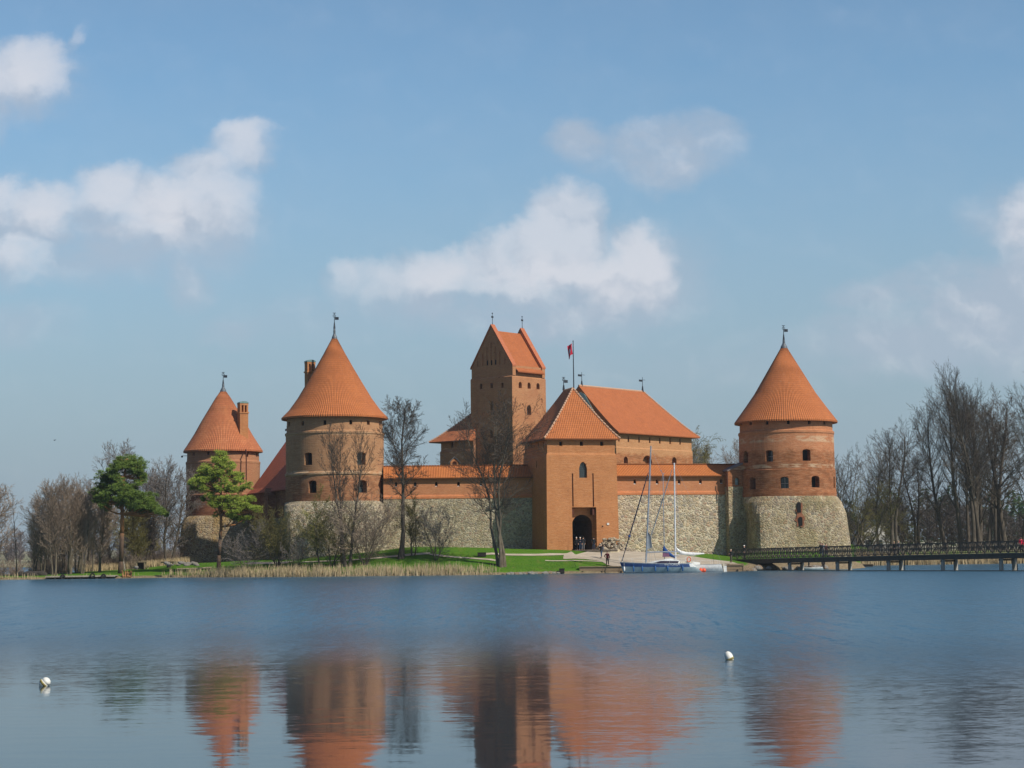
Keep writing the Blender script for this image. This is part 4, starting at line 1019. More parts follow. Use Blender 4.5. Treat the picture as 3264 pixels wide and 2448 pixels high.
STY = {
 'alder': dict(nb=(34, 9, 7, 3), ang=(48, 42, 40, 40), ratio=(.22, .5, .5, .5), up=(.0, .06, .05, .03), bare=.22, shape='oval'),
 'linden': dict(nb=(34, 12, 9, 5), ang=(42, 36, 38, 40), ratio=(.36, .5, .5, .5), up=(.0, .10, .05, .02), bare=.2, shape='oval'),
 'spread': dict(nb=(20, 10, 7, 5), ang=(62, 44, 42, 40), ratio=(.27, .52, .5, .5), up=(.0, .07, .05, .03), bare=.38, shape='top'),
 'column': dict(nb=(42, 10, 7, 4), ang=(38, 36, 36, 36), ratio=(.15, .5, .5, .5), up=(.0, .10, .08, .05), bare=.18, shape='oval'),
 'shrub': dict(nb=(13, 9, 7, 4), ang=(30, 32, 36, 40), ratio=(.42, .55, .5, .5), up=(.0, .04, .02, .0), bare=.12, shape='vase'),
 'birch': dict(nb=(30, 9, 7, 4), ang=(50, 50, 50, 40), ratio=(.20, .5, .5, .55), up=(.0, .02, -.12, -.25), bare=.2, shape='oval'),
}
def tree(name, label, cat, u, v, Y, vtop, style, seed, group=None, bm='bark_grey', tm='twigs', tr=None, stems=1, spread=0.0, z=None, twig_r=0.014, **over):
    p = P(u, v, Y); zb = gz(p.x, p.y) if z is None else z; H = P(u, vtop, Y).z-zb
    T = thing(name, label, cat, (p.x, p.y, zb), 0, group)
    k = dict(STY[style]); k.update(over); k['twig_r'] = twig_r
    jitter_thing(T, bare_tree_mesh(seed, H, tr or H*.016, stems, spread, **k), bm, tm)
    T['h'] = H; return T
def copy_tree(src, label, u, Y, vtop, rz, group=None, z=None, wide=1.0):
    p = P(u, 1770, Y); zb = gz(p.x, p.y) if z is None else z; H = P(u, vtop, Y).z-zb; k = H/src['h']
    r = src.copy(); COL.objects.link(r); r.location = (p.x, p.y, zb); r.rotation_euler = (0, 0, rz); r.scale = (k*wide, k*wide, k); r['label'] = label
    if group: r['group'] = group
    for ch in list(src.children):
        c = ch.copy(); COL.objects.link(c); c.parent = r
    return r
def build_trees():
    G1 = 'bare trees on the lawn before the castle'
    tree('bare_tree', 'tall single trunked bare tree on the lawn right of the largest tower', 'tree', 1277, 1778, 258, 1306, 'spread', 11, G1, tm='twigs_dark', tr=.42, nb=(26, 14, 10, 8), ratio=(.19, .52, .5, .5), ang=(64, 46, 42, 40), bare=.40)
    tree('bare_tree', 'bare tree of three trunks by the water left of the gate', 'tree', 1598, 1808, 251.5, 1300, 'spread', 21, G1, 'bark_pale', 'twigs_dark', tr=.30, stems=3, spread=.055, nb=(17, 10, 8, 6), ratio=(.25, .52, .5, .5), ang=(50, 44, 42, 40), bare=.30)
    tree('bare_tree', 'slim forked bare tree reaching up before the largest tower', 'tree', 1108, 1795, 256, 1345, 'column', 31, G1, tm='twigs_dark', tr=.27, stems=2, spread=.09, nb=(22, 8, 7, 4), ratio=(.17, .5, .5, .5), bare=.35, wob=.05)
    tree('bare_tree', 'thin straight bare tree just left of the slim forked one', 'tree', 1089, 1788, 258, 1362, 'column', 32, G1, tm='twigs_dark', tr=.2, nb=(24, 8, 6, 4), ratio=(.14, .5, .5, .5), bare=.35, wob=.05)
    tree('small_tree', 'small round bare tree right of the tall single trunk', 'tree', 1316, 1774, 259, 1622, 'shrub', 41, G1, tr=.13, stems=2, spread=.22, tm='twigs_olive', twig_r=.014)
    tree('small_tree', 'yellow green budding tree in front of the largest tower foot', 'tree', 1017, 1788, 258, 1622, 'shrub', 42, G1, tr=.16, tm='twigs_green', nb=(14, 9, 7, 5), ang=(46, 40, 40, 40), twig_r=.016)
    S = 'bare shrubs on the castle lawn'
    sh = tree('shrub', 'many stemmed bare shrub between small tree and fire box', 'shrub', 1390, 1785, 256, 1640, 'shrub', 51, S, tr=.06, stems=9, spread=.32, tm='twigs_grey', nb=(6, 6, 5, 3), twig_r=.013)
    tree('shrub', 'wide brown shrub right of the slim forked tree', 'shrub', 1166, 1788, 256, 1612, 'shrub', 52, S, tr=.06, stems=13, spread=.62, tm='twigs_brown', nb=(7, 7, 5, 3), twig_r=.015)
    tree('shrub', 'dense olive shrub right of the yellow green budding tree', 'shrub', 1058, 1790, 257, 1650, 'shrub', 53, S, tr=.06, stems=10, spread=.38, tm='twigs_olive', nb=(7, 7, 5, 3), twig_r=.015)
    tree('shrub', 'round olive shrub against the shaded wall left of largest tower', 'shrub', 885, 1785, 262, 1645, 'shrub', 54, S, tr=.07, stems=9, spread=.48, tm='twigs_olive', nb=(7, 7, 6, 3), twig_r=.015)
    tree('shrub', 'pale feathery leafless sapling on the shaded lawn', 'shrub', 790, 1797, 259, 1695, 'shrub', 55, S, 'bark_pale', 'twigs_grey', tr=.05, stems=4, spread=.5, nb=(9, 7, 5, 3), twig_r=.012)
    tree('shrub', 'low shrub at the lit corner of the largest tower foot', 'shrub', 950, 1795, 257, 1722, 'shrub', 56, S, tr=.05, stems=8, spread=.4, tm='twigs_grey', nb=(5, 5, 4, 3), twig_r=.013)
    # left grove
    GL = 'alders of the left grove'
    al = tree('alder_tree', 'alder standing at the left end of the plank jetty', 'tree', 172, 1830, 264, 1535, 'alder', 61, GL, 'bark_pale', 'twigs_brown', tr=.16, stems=2, spread=.07, wob=.05, twig_r=.014)
    al2 = tree('alder_tree', 'slender alder clump in the middle behind the jetty', 'tree', 222, 1825, 267, 1520, 'column', 62, GL, 'bark_pale', 'twigs_brown', tr=.14, stems=4, spread=.10, wob=.05, nb=(28, 8, 6, 3), ratio=(.19, .5, .5, .5), twig_r=.014)
    lst = [(al, 'alder with low branches at the outer left of the grove', 138, 268, 1585, 2.1, 1.25), (al2, 'alder clump just right of the jetty middle', 262, 268, 1560, 1.2, 1.0),
           (al, 'olive tinted alder nearest the big pine on its left', 318, 272, 1590, 4.0, 1.1), (al2, 'alder clump far back in the left grove', 200, 280, 1545, 3.0, 1.2),
           (al, 'alder in the grove behind the second tyre of the jetty', 290, 277, 1555, 5.3, 1.1), (al2, 'short alder clump by the rocks left of the jetty', 112, 272, 1640, 0.4, 1.25),
           (al, 'alder directly behind the big pine trunk', 352, 285, 1600, 0.9, 1.1), (al2, 'alder clump behind the left edge of the jetty', 158, 284, 1600, 5.1, 1.3), (al, 'young alder between grove and dry reeds', 245, 273, 1600, 2.7, 1.0)]
    for s, l, u, Y, vt, rz, wd in lst: copy_tree(s, l, u, Y, vt, rz, GL, wide=wd)
    tl = tree('bare_tree', 'tall bare tree rising behind the alders', 'tree', 277, 1800, 285, 1438, 'spread', 63, GL, tm='twigs_grey', tr=.3, twig_r=.016, bare=.25, nb=(26, 12, 9, 6))
    tree('birch_sapling', 'thin leafless sapling alone on the grassy spit', 'tree', 54, 1825, 268, 1565, 'column', 64, None, tr=.10, nb=(18, 5, 4, 3), ratio=(.10, .5, .5, .5), tm='twigs_grey', twig_r=.014, wob=.03)
    copy_tree(al, 'bare alder cut by the photo\'s left edge', -12, 275, 1545, 1.0, None, wide=1.5)
    GR = 'bare trees left of the smallest tower'
    b1 = tree('bare_tree', 'dark leaning bare tree next to the smallest tower', 'tree', 536, 1775, 283, 1482, 'alder', 71, GR, tr=.30, stems=2, spread=.05, tm='twigs_grey', twig_r=.016, ratio=(.24, .5, .5, .5))
    copy_tree(b1, 'slim dark tree behind the stone table', 470, 288, 1520, 2.2, GR, wide=.7)
    copy_tree(b1, 'slim dark tree right of the stone table', 494, 290, 1500, 4.4, GR, wide=.8)
    b2 = tree('birch_tree', 'pale drooping birch touching the smallest tower', 'tree', 572, 1775, 296, 1560, 'birch', 72, GR, 'bark_birch', 'twigs_grey', tr=.14, twig_r=.018)
    tree('birch_tree', 'thin white birch stem right of the big pine', 'tree', 399, 1805, 273, 1640, 'birch', 73, GR, 'bark_birch', 'twigs_olive', tr=.09, nb=(16, 6, 5, 3), twig_r=.016)
    ys = tree('budding_tree', 'olive green budding tree behind the big pine', 'tree', 440, 1790, 280, 1640, 'shrub', 74, GR, tr=.12, stems=3, spread=.2, tm='twigs_olive', twig_r=.02)
    copy_tree(ys, 'yellow green budding bush above the stone table', 458, 292, 1655, 2.0, GR, wide=1.2)
    # right side
    G2 = 'bare trees behind the footbridge'
    big = tree('linden_tree', 'tallest bare linden behind the footbridge', 'tree', 3098, 1750, 345, 1225, 'linden', 81, G2, tr=.50, stems=5, spread=.035, tm='twigs', twig_r=.015, nb=(28, 10, 7, 4), ratio=(.215, .5, .5, .5), ang=(36, 34, 36, 38), bare=.25, wob=.045)
    ln = tree('linden_tree', 'dark bare linden with a thick straight trunk left of the tallest', 'tree', 3015, 1750, 348, 1335, 'linden', 82, G2, tr=.5, tm='twigs', twig_r=.015, nb=(30, 11, 8, 4), ratio=(.25, .5, .5, .5), ang=(52, 40, 40, 40), wob=.05)
    sp = tree('bare_tree', 'twin trunked dark tree right of the grassy mound', 'tree', 2850, 1745, 335, 1372, 'spread', 83, G2, tm='twigs_dark', tr=.44, stems=2, spread=.03, twig_r=.015, bare=.28, wob=.06, nb=(18, 10, 8, 5), ratio=(.25, .52, .5, .5))
    for s, l, u, Y, vt, rz, wd in [(sp, 'bare tree behind the red jacket at the right edge', 3196, 350, 1275, 1.4, 1.15), (ln, 'bare tree at the far right edge of the bridge', 3262, 346, 1245, 2.0, .9),
                                    (ln, 'bare linden directly right of the tallest', 3125, 356, 1300, 4.1, .9), (sp, 'tree with a bent lower limb between twin trunks and tallest', 2925, 368, 1440, 3.3, 1.1),
                                    (sp, 'farther bare tree filling the gap near the right edge', 3165, 375, 1330, 5.2, 1.2), (ln, 'far bare tree behind the twin trunks', 2800, 372, 1460, 1.1, 1.0)]:
        copy_tree(s, l, u, Y, vt, rz, G2, wide=wd)
    sm = tree('bare_tree', 'small slanting bare tree right behind the bridge tower', 'tree', 2700, 1735, 340, 1445, 'column', 84, G2, tr=.16, stems=3, spread=.1, twig_r=.014, ratio=(.17, .5, .5, .5), nb=(22, 7, 6, 3))
    copy_tree(sm, 'bare treetop touching the bridge tower wall', 2672, 345, 1425, 2.0, G2, wide=1.0)
    copy_tree(sm, 'slender bare trees between tower and twin trunks', 2745, 352, 1470, 3.9, G2, wide=1.1)
    bu = tree('budding_tree', 'low dark spreading tree before the white house', 'tree', 2765, 1745, 334, 1560, 'shrub', 85, G2, tr=.2, stems=3, spread=.5, tm='twigs_olive', twig_r=.015, nb=(10, 7, 6, 3))
    copy_tree(bu, 'low budding tree behind the grassy mound', 2722, 345, 1590, 2.3, G2, wide=1.2)
    copy_tree(bu, 'low tree right of the twin trunks', 2898, 350, 1640, 4.0, G2, wide=1.5)
    # behind the castle
    GB = 'treetops behind the right curtain wall'
    bi = tree('birch_tree', 'olive drooping birch top between palace and bridge tower', 'tree', 2258, 1760, 335, 1378, 'birch', 91, GB, 'bark_birch', 'twigs_olive', tr=.25, twig_r=.017, nb=(34, 10, 8, 5), z=2.5)
    copy_tree(tl, 'round bare treetop nearest the bridge tower', 2338, 345, 1422, 1.0, GB, z=2.5, wide=.9)
    copy_tree(tl, 'lower bare treetop in the middle of the gap', 2300, 360, 1440, 3.0, GB, z=2.5, wide=.7)
    copy_tree(tl, 'bare treetop touching the palace wall', 2222, 350, 1428, 4.4, GB, z=2.5, wide=.7)
build_trees()

def pine(label, u, v, Y, vtop, trunk_pts, clumps, seed, mat, trunk_r=.33, group='pines on the castle lawn', leaf=.20):
    """clumps: (u, v, radius px, depth offset m)"""
    rnd = random.Random(seed); p = P(u, v, Y); zb = gz(p.x, p.y); base = Vector((p.x, p.y, zb))
    T = thing('pine_tree', label, 'tree', base, 0, group)
    tr = MB(); pts = [Vector((0, 0, -.3))] + [P(a, b, Y+o)-base for a, b, o in trunk_pts]
    n = len(pts); rs = [trunk_r*(1.25 if i == 0 else (1-.62*i/(n-1))) for i in range(n)]
    tr.poly_tube(pts, rs, 10)
    cr = MB(); s = Y/F
    extra = []
    for i, a in enumerate(clumps):
        for b in clumps[i+1:]:
            dd = math.hypot(a[0]-b[0], a[1]-b[1])
            if 18 < dd < 34 and rnd.random() < .75: extra.append(((a[0]+b[0])/2+rnd.uniform(-3, 3), (a[1]+b[1])/2+rnd.uniform(-3, 3), (a[2]+b[2])/2*.9, rnd.uniform(-1.6, 1.6)))
    clumps = list(clumps)+extra
    for (cu, cv, cr_px, oy) in clumps:
        c = P(cu, cv, Y+oy)-base; r = cr_px*s
        # a limb from the trunk to the clump
        best = min(pts[2:], key=lambda q: (q-c).length+max(0, q.z-c.z)*2)
        mid = best.lerp(c, .55)+Vector((rnd.uniform(-.3, .3), rnd.uniform(-.3, .3), -.35))
        tr.poly_tube([best, mid, c], [.11, .075, .03], 5)
        for k in range(5):
            e = c+Vector((rnd.gauss(0, r*.45), rnd.gauss(0, r*.45), rnd.gauss(0, r*.25))); tr.tube(mid.lerp(c, .5), e, .04, .015, 4)
        r *= 1.36; sub = max(8, int(26*(r/1.3)**2))
        for j in range(sub):
            a = Vector((rnd.gauss(0, 1), rnd.gauss(0, 1), rnd.gauss(0, 1))).normalized()*r*rnd.uniform(.15, 1.08); cc = c+Vector((a.x, a.y, a.z*.78+rnd.gauss(0, .08))); rr = rnd.uniform(.18, .46)
            for m in range(66):
                d = Vector((rnd.gauss(0, 1), rnd.gauss(0, 1), rnd.gauss(0, .7))).normalized(); q = cc+Vector((d.x, d.y, d.z*.5))*rr*rnd.random()**.6
                o = d.orthogonal().normalized()*leaf*.20; tip = q+(d*.9+Vector((0, 0, .55))).normalized()*leaf*rnd.uniform(.8, 1.7)
                cr.add([tuple(q-o), tuple(q+o), tuple(tip)], [(0, 1, 2)])
    tr.obj('trunk', MAT['bark_pine'], T, smooth=True, fix=False); cr.obj('crown', MAT[mat], T, fix=False); return T
pine('tall dark green pine with orange trunk between alders and smallest tower', 384, 1816, 266, 1446,
     [(386,1790,0),(389,1700,0),(390,1640,0),(389,1600,.3),(392,1560,0),(396,1520,0),(402,1485,.2),(405,1462,0)],
     [(383,1463,17,0),(428,1466,17,.6),(450,1487,18,-.5),(420,1497,20,0),(378,1490,20,.8),(365,1492,11,-.6),(402,1478,14,-.8),(440,1510,15,1),(455,1520,16,0),
      (332,1518,20,0),(352,1512,17,-1),(372,1530,20,-1.2),(345,1540,22,.8),(322,1555,22,0),(312,1580,18,.4),(340,1575,20,-1.4),(370,1562,20,-1.5),(395,1555,18,-1.2),(425,1552,17,1),(440,1545,14,-.5),
      (318,1600,13,.5),(345,1600,14,1),(378,1590,17,-1.4),(402,1580,18,-1.8),(430,1580,20,-1),(455,1590,22,-.6),(478,1585,16,0),(440,1610,19,-1.2),(468,1612,18,0),(490,1608,12,.6),(405,1606,14,-1.5),(380,1610,14,0),
      (455,1628,12,.5),(487,1628,10,0),(518,1632,10,0),(505,1627,7,.3),(530,1640,5,0),(340,1620,10,1.4),(418,1625,10,.8)], 101, 'pine_needles')
pine('brighter green pine in front of the smallest tower', 697, 1794, 262, 1440,
     [(698,1770,0),(702,1720,0),(705,1680,0),(704,1640,.2),(702,1600,0),(705,1560,.2),(704,1510,0),(700,1470,0)],
     [(700,1452,13,0),(720,1462,13,.5),(686,1470,14,-.5),(738,1480,12,0),(660,1487,13,.4),(705,1485,16,-1),(640,1505,12,0),(672,1505,16,-.8),(700,1510,16,-1.2),(735,1505,15,.8),(760,1515,12,0),
      (625,1530,13,0),(650,1530,15,-1),(680,1535,15,1),(720,1530,15,-1.2),(755,1537,15,0),(612,1552,11,.5),(640,1555,13,-.8),(668,1562,12,.6),(700,1560,13,-1.4),(735,1558,16,-.8),(765,1562,15,.4),(790,1548,10,0),
      (690,1590,12,1),(720,1588,15,-1),(750,1592,16,-.5),(780,1590,15,.4),(803,1590,9,.3),(680,1612,12,-1),(710,1615,15,-1.2),(745,1618,16,0),(778,1615,14,.6),(805,1622,13,0),(828,1627,9,.3),
      (700,1640,12,.6),(735,1640,12,-1),(768,1640,11,.4),(790,1650,8,0),(757,1655,7,.8),(650,1590,7,1),(672,1585,9,-1)], 102, 'bright_needles', .27, leaf=.19)

# ------------------------------------------------------------------ far woods, reeds
def woods(name, x0, x1, y0, y1, h0, h1, n, seed, mat, zf, label=None, twr=.06):
    """a wood so far off that it reads as one mass: many little bare trees in one object"""
    rnd = random.Random(seed); mb = MB()
    for i in range(n):
        x = rnd.uniform(x0, x1); y = rnd.uniform(y0, y1); z = zf(x, y); h = rnd.uniform(h0, h1)*(0.8+.35*mnoise.noise((x*.03, 0, seed)))
        mb.tube((x, y, z-.5), (x+rnd.uniform(-.4, .4), y, z+h*.9), h*.014, h*.004, 3, cap=False)
        for k in range(46):
            f = rnd.uniform(.10, .93); a = rnd.uniform(0, 2*math.pi); L = h*.25*math.sin(math.pi*(f*.8+.15))*rnd.uniform(.6, 1.2)
            p = Vector((x, y, z+h*f)); e = p+Vector((math.cos(a)*L, math.sin(a)*L, L*.8)); mb.tube(p, e, twr, twr*.4, 3, cap=False)
            for j in range(7):
                q = p.lerp(e, rnd.uniform(.2, 1)); mb.tube(q, q+Vector((rnd.gauss(0, L*.25), rnd.gauss(0, L*.25), abs(rnd.gauss(0, L*.3)))), twr*.6, twr*.3, 3, cap=False)
    o = mb.obj(name, MAT[mat], fix=False); o['kind'] = 'stuff'; return o
pmat('far_twigs', (0.20, 0.17, 0.16), 1, 0, 0)
pmat('far_twigs_dark', (0.13, 0.11, 0.095), 1, 0, 0)
pmat('far_green', (0.04, 0.07, 0.03), 1, 0, 0)
def farz(x, y): return .8
woods('far_woods', -215, 20, 720, 800, 9, 17, 230, 5, 'far_twigs', farz, twr=.10)
woods('near_woods', 48, 74, 385, 425, 6, 9, 60, 16, 'far_twigs_dark', gz, twr=.06)
woods('near_woods', 74, 135, 385, 425, 9, 13, 90, 6, 'far_twigs_dark', gz, twr=.06)
def far_conifers():
    rnd = random.Random(8); mb = MB()
    for i in range(60):
        x = rnd.uniform(58, 150); y = rnd.uniform(425, 455); z = 2; h = rnd.uniform(9, 15)*(1 if x > 80 else .8)
        for k in range(130):
            f = rnd.random(); a = rnd.uniform(0, 6.28); r = (1-f)*h*.2*rnd.uniform(.4, 1.1)+.2; c = Vector((x+math.cos(a)*r, y+math.sin(a)*r, z+h*(.12+.88*f)))
            d = Vector((math.cos(a), math.sin(a), -.3)); o = d.orthogonal().normalized()*.45; mb.add([tuple(c-o), tuple(c+o), tuple(c+d*1.0)], [(0, 1, 2)])
    o = mb.obj('conifer_woods', MAT['far_green'], fix=False); o['kind'] = 'stuff'
far_conifers()

def reed_mat(name, c1, c2):
    m = bpy.data.materials.new(name); m.use_nodes = True; t = NT(m.node_tree); b = m.node_tree.nodes['Principled BSDF']
    b.inputs['Roughness'].default_value = 0.9; g = t.new('ShaderNodeNewGeometry')
    t.l.new(t.mix(g.outputs['Random Per Island'], c1, c2), b.inputs['Base Color']); MAT[name] = m
reed_mat('reed_straw', (0.54, 0.43, 0.26), (0.34, 0.26, 0.14))
reed_mat('reed_straw_far', (0.52, 0.41, 0.24), (0.38, 0.28, 0.15))
def reeds(name, pts, depth, n, h0, h1, seed, mat='reed_straw', w=.035, dens=None):
    """standing dry reeds along a waterside polyline (x list), each a tapering bent blade"""
    rnd = random.Random(seed); mb = MB()
    for i in range(n):
        x = rnd.uniform(pts[0], pts[1])
        if dens and rnd.random() > dens(x): continue
        cl = mnoise.noise((x*1.3, seed, 0)); y = pw(YS, x)+rnd.uniform(-depth[0], depth[1]); z = max(-.1, gz(x, y)-.05)
        h = rnd.uniform(h0, h1)*(1+.35*cl)*(1 if not dens else .6+.4*dens(x)); bx = rnd.gauss(0, .09)*h; by = rnd.gauss(0, .09)*h
        a = rnd.uniform(0, 3.14); dx, dy = math.cos(a)*w, math.sin(a)*w
        v = [(x-dx, y-dy, z), (x+dx, y+dy, z), (x-dy, y+dx, z), (x+bx*.35-dx*.7, y+by*.35-dy*.7, z+h*.55), (x+bx*.35+dx*.7, y+by*.35+dy*.7, z+h*.55), (x+bx*.35-dy*.7, y+by*.35+dx*.7, z+h*.55), (x+bx, y+by, z+h)]
        mb.add(v, [(0, 1, 4, 3), (1, 2, 5, 4), (2, 0, 3, 5), (3, 4, 6), (4, 5, 6), (5, 3, 6)])
    o = mb.obj(name, MAT[mat], fix=False); o['kind'] = 'stuff'; return o
def dn(x):
    return min(1, max(0, (x+48)/10))*min(1, max(0.0, (-1.2-x)/7))*(0.75+.5*mnoise.noise((x*.4, 2, 0)))
reeds('reeds', (-48, -1), (.6, 1.9), 6200, .65, 1.5, 3, dens=dn, w=.03)
reeds('reeds', (-78, -50), (.5, 1.0), 700, .4, .9, 4, dens=lambda x: .6 if x < -64 else .12)
reeds('reeds', (52, 120), (.6, 3.5), 9000, .9, 1.5, 5, 'reed_straw_far', w=.06)
def back_reeds():
    rnd = random.Random(12); mb = MB()
    for i in range(7000):
        x = rnd.uniform(-62, -47); y = rnd.uniform(276, 292)+(x+62)*.3; z = gz(x, y)-.05; h = rnd.uniform(.7, 1.3); w = .05; a = rnd.uniform(0, 3.1); dx, dy = math.cos(a)*w, math.sin(a)*w; b = rnd.gauss(0, .1)
        mb.add([(x-dx, y-dy, z), (x+dx, y+dy, z), (x-dy, y+dx, z), (x+b, y, z+h)], [(0, 1, 3), (1, 2, 3), (2, 0, 3)])
    o = mb.obj('dry_undergrowth', MAT['reed_straw_far'], fix=False); o['kind'] = 'stuff'
    # rough grass fringe that breaks the clean edge of lawn against walls and bank
    needles('grass_blades', (0.05, 0.12, 0.012), (0.11, 0.19, 0.03)); mb = MB()
    for i in range(26000):
        x = rnd.uniform(-48, 8); y = pw(YS, x)+abs(rnd.gauss(0, 1))*6+.7; z = gz(x, y)-.03; h = rnd.uniform(.04, .11); a = rnd.uniform(0, 3.1); w = .035; dx, dy = math.cos(a)*w, math.sin(a)*w; b = rnd.gauss(0, .05)
        mb.add([(x-dx, y-dy, z), (x+dx, y+dy, z), (x+b, y, z+h)], [(0, 1, 2)])
    o = mb.obj('grass', MAT['grass_blades'], fix=False); o['kind'] = 'stuff'
    # last year's bushes under the alders
    mb = MB()
    for i in range(60):
        x = rnd.uniform(-76, -50); y = rnd.uniform(274, 300); z = gz(x, y)
        if z < .2: continue
        for k in range(60):
            d = Vector((rnd.gauss(0, .6), rnd.gauss(0, .6), 1)).normalized(); L = rnd.uniform(.8, 3.2); p = Vector((x+rnd.gauss(0, .5), y+rnd.gauss(0, .5), z-.1)); mb.tube(p, p+d*L, .022, .01, 3, cap=False)
            for j in range(4):
                q = p+d*L*rnd.uniform(.3, .95); mb.tube(q, q+Vector((rnd.gauss(0, .3), rnd.gauss(0, .3), abs(rnd.gauss(0, .3)))), .013, .008, 3, cap=False)
    o = mb.obj('undergrowth', MAT['twigs_brown'], fix=False); o['kind'] = 'stuff'
back_reeds()

# ------------------------------------------------------------------ paths, plaza, quay
def gravel():
    m = bpy.data.materials.new('gravel'); m.use_nodes = True; t = NT(m.node_tree); b = m.node_tree.nodes['Principled BSDF']; b.inputs['Roughness'].default_value = .95
    co = t.new('ShaderNodeTexCoord').outputs['Object']
    c = t.mix(t.ss(t.noise(co, .6, 5, .6), .35, .65), (0.40, 0.335, 0.25), (0.50, 0.43, 0.33)); c = t.mix(t.math('MULTIPLY', t.ss(t.noise(co, 9, 3, .7), .5, .8), .4), c, (.28, .23, .17))
    t.l.new(c, b.inputs['Base Color']); bump(t, b, t.noise(co, 14, 3, .7), .4, .03); MAT['gravel'] = m
gravel()
def hit(u, v):
    """world ground point seen at (u,v)"""
    Y = 243.0
    while Y < 330:
        p = P(u, v, Y)
        if p.z <= gz(p.x, p.y)+.01: return p
        Y += .2
    return P(u, v, 262)
def path(pts, width):
    w3 = [hit(u, v) for u, v in pts]; mb = MB(); L = []; R_ = []
    dense = []
    for a, b in zip(w3, w3[1:]):
        n = max(1, int((b-a).length/.8)); dense += [a.lerp(b, i/n) for i in range(n)]
    dense.append(w3[-1])
    for i, p in enumerate(dense):
        d = (dense[min(i+1, len(dense)-1)]-dense[max(0, i-1)]); d.z = 0; d.normalize(); nrm = Vector((-d.y, d.x, 0)); ww = width*(.85+.3*mnoise.noise((p.x*.5, p.y*.5, 3)))
        for k in range(5):
            q = p+nrm*ww*(k/4-.5); mb.v.append((q.x, q.y, gz(q.x, q.y)+.055))
    for i in range(len(dense)-1):
        for k in range(4): mb.f.append((i*5+k, i*5+k+1, (i+1)*5+k+1, (i+1)*5+k))
    o = mb.obj('path', MAT['gravel'], fix=False); struct(o)
path([(1822,1766),(1760,1768),(1700,1770),(1620,1769),(1545,1767)], 1.4)
path([(1190,1780),(1240,1776),(1290,1771),(1330,1767),(1372,1764.5)], 1.3)
path([(1372,1768),(1430,1775),(1500,1780),(1582,1788)], .8)
path([(790,1795),(830,1796),(880,1795.5),(925,1793)], 2.0)
path([(960,1793),(1030,1790),(1100,1787),(1190,1781)], .8)
path([(1738,1788),(1800,1788),(1870,1789),(1935,1791)], .7)
def plaza():
    poly = [hit(u, v) for u, v in [(1795,1770),(1822,1759),(1834,1754)]] + [P(1900, 1755, 268.3), P(1990, 1757, 269.5), Vector((22, 268, 0)), Vector((29, 262, 0)), Vector((30, 256.5, 0)), Vector((28.5, 252.8, 0)), Vector((13.6, 252.35, 0)), Vector((12.2, 253.6, 0)), Vector((11.4, 257.2, 0)), Vector((9.5, 258.6, 0)), Vector((6.5, 259.3, 0))]
    P2 = [(p.x, p.y) for p in poly]
    def cuts(x):
        r = []; j = len(P2)-1
        for i in range(len(P2)):
            (xi, yi), (xj, yj) = P2[i], P2[j]
            if (xi > x) != (xj > x): r.append((yj-yi)*(x-xi)/(xj-xi)+yi)
            j = i
        r.sort(); return [y+.18*mnoise.noise((x*.8, y*.05, 2.0)) for y in r]
    mb = MB(); x0, x1 = min(p[0] for p in P2), max(p[0] for p in P2); n = 130; K = 36
    xs = [x0+(x1-x0)*(i+.01)/(n+.02) for i in range(n+1)]
    for a, b in zip(xs, xs[1:]):
        ca, cb = cuts(a), cuts(b)
        if len(ca) != len(cb): continue
        for m in range(0, len(ca)-1, 2):
            for k in range(K):
                q = []
                for (x, c, kk) in ((a, ca, k), (b, cb, k), (b, cb, k+1), (a, ca, k+1)):
                    y = c[m]+(c[m+1]-c[m])*kk/K; q.append((x, y, gz(x, y)+.05))
                mb.add(q, [(0, 1, 2, 3)])
    struct(mb.obj('gravel_yard', MAT['gravel'], fix=False))
    # raised pale threshold before the gateway with a dark curb
    pmat('curb_stone', (.16, .13, .10), .9); pmat('pale_paving', (.55, .47, .33), .9)
    a = hit(1836, 1755.5); b_ = hit(1935, 1764); T = thing('gate_threshold', 'pale raised paving with dark curb before the gateway', 'threshold', (a.x, a.y, a.z))
    pts = [(-.4, 1.6), (0, .1), (1.4, -.75), (3.0, -1.2), (4.6, -1.35), (5.6, -1.1), (6.0, .2), (5.6, 2.6)]
    mb = MB(); mb.prism([(x, y) for x, y in pts], (0, 0, -.5), (1, 0, 0), (0, 1, 0), (0, 0, .62)); mb.obj('paving', MAT['pale_paving'], T)
    mb = MB()
    for (x0, y0), (x1, y1) in zip(pts[:6], pts[1:6]): mb.tube((x0, y0, .0), (x1, y1, .0), .13, .13, 5)
    mb.obj('curb', MAT['curb_stone'], T)
plaza()
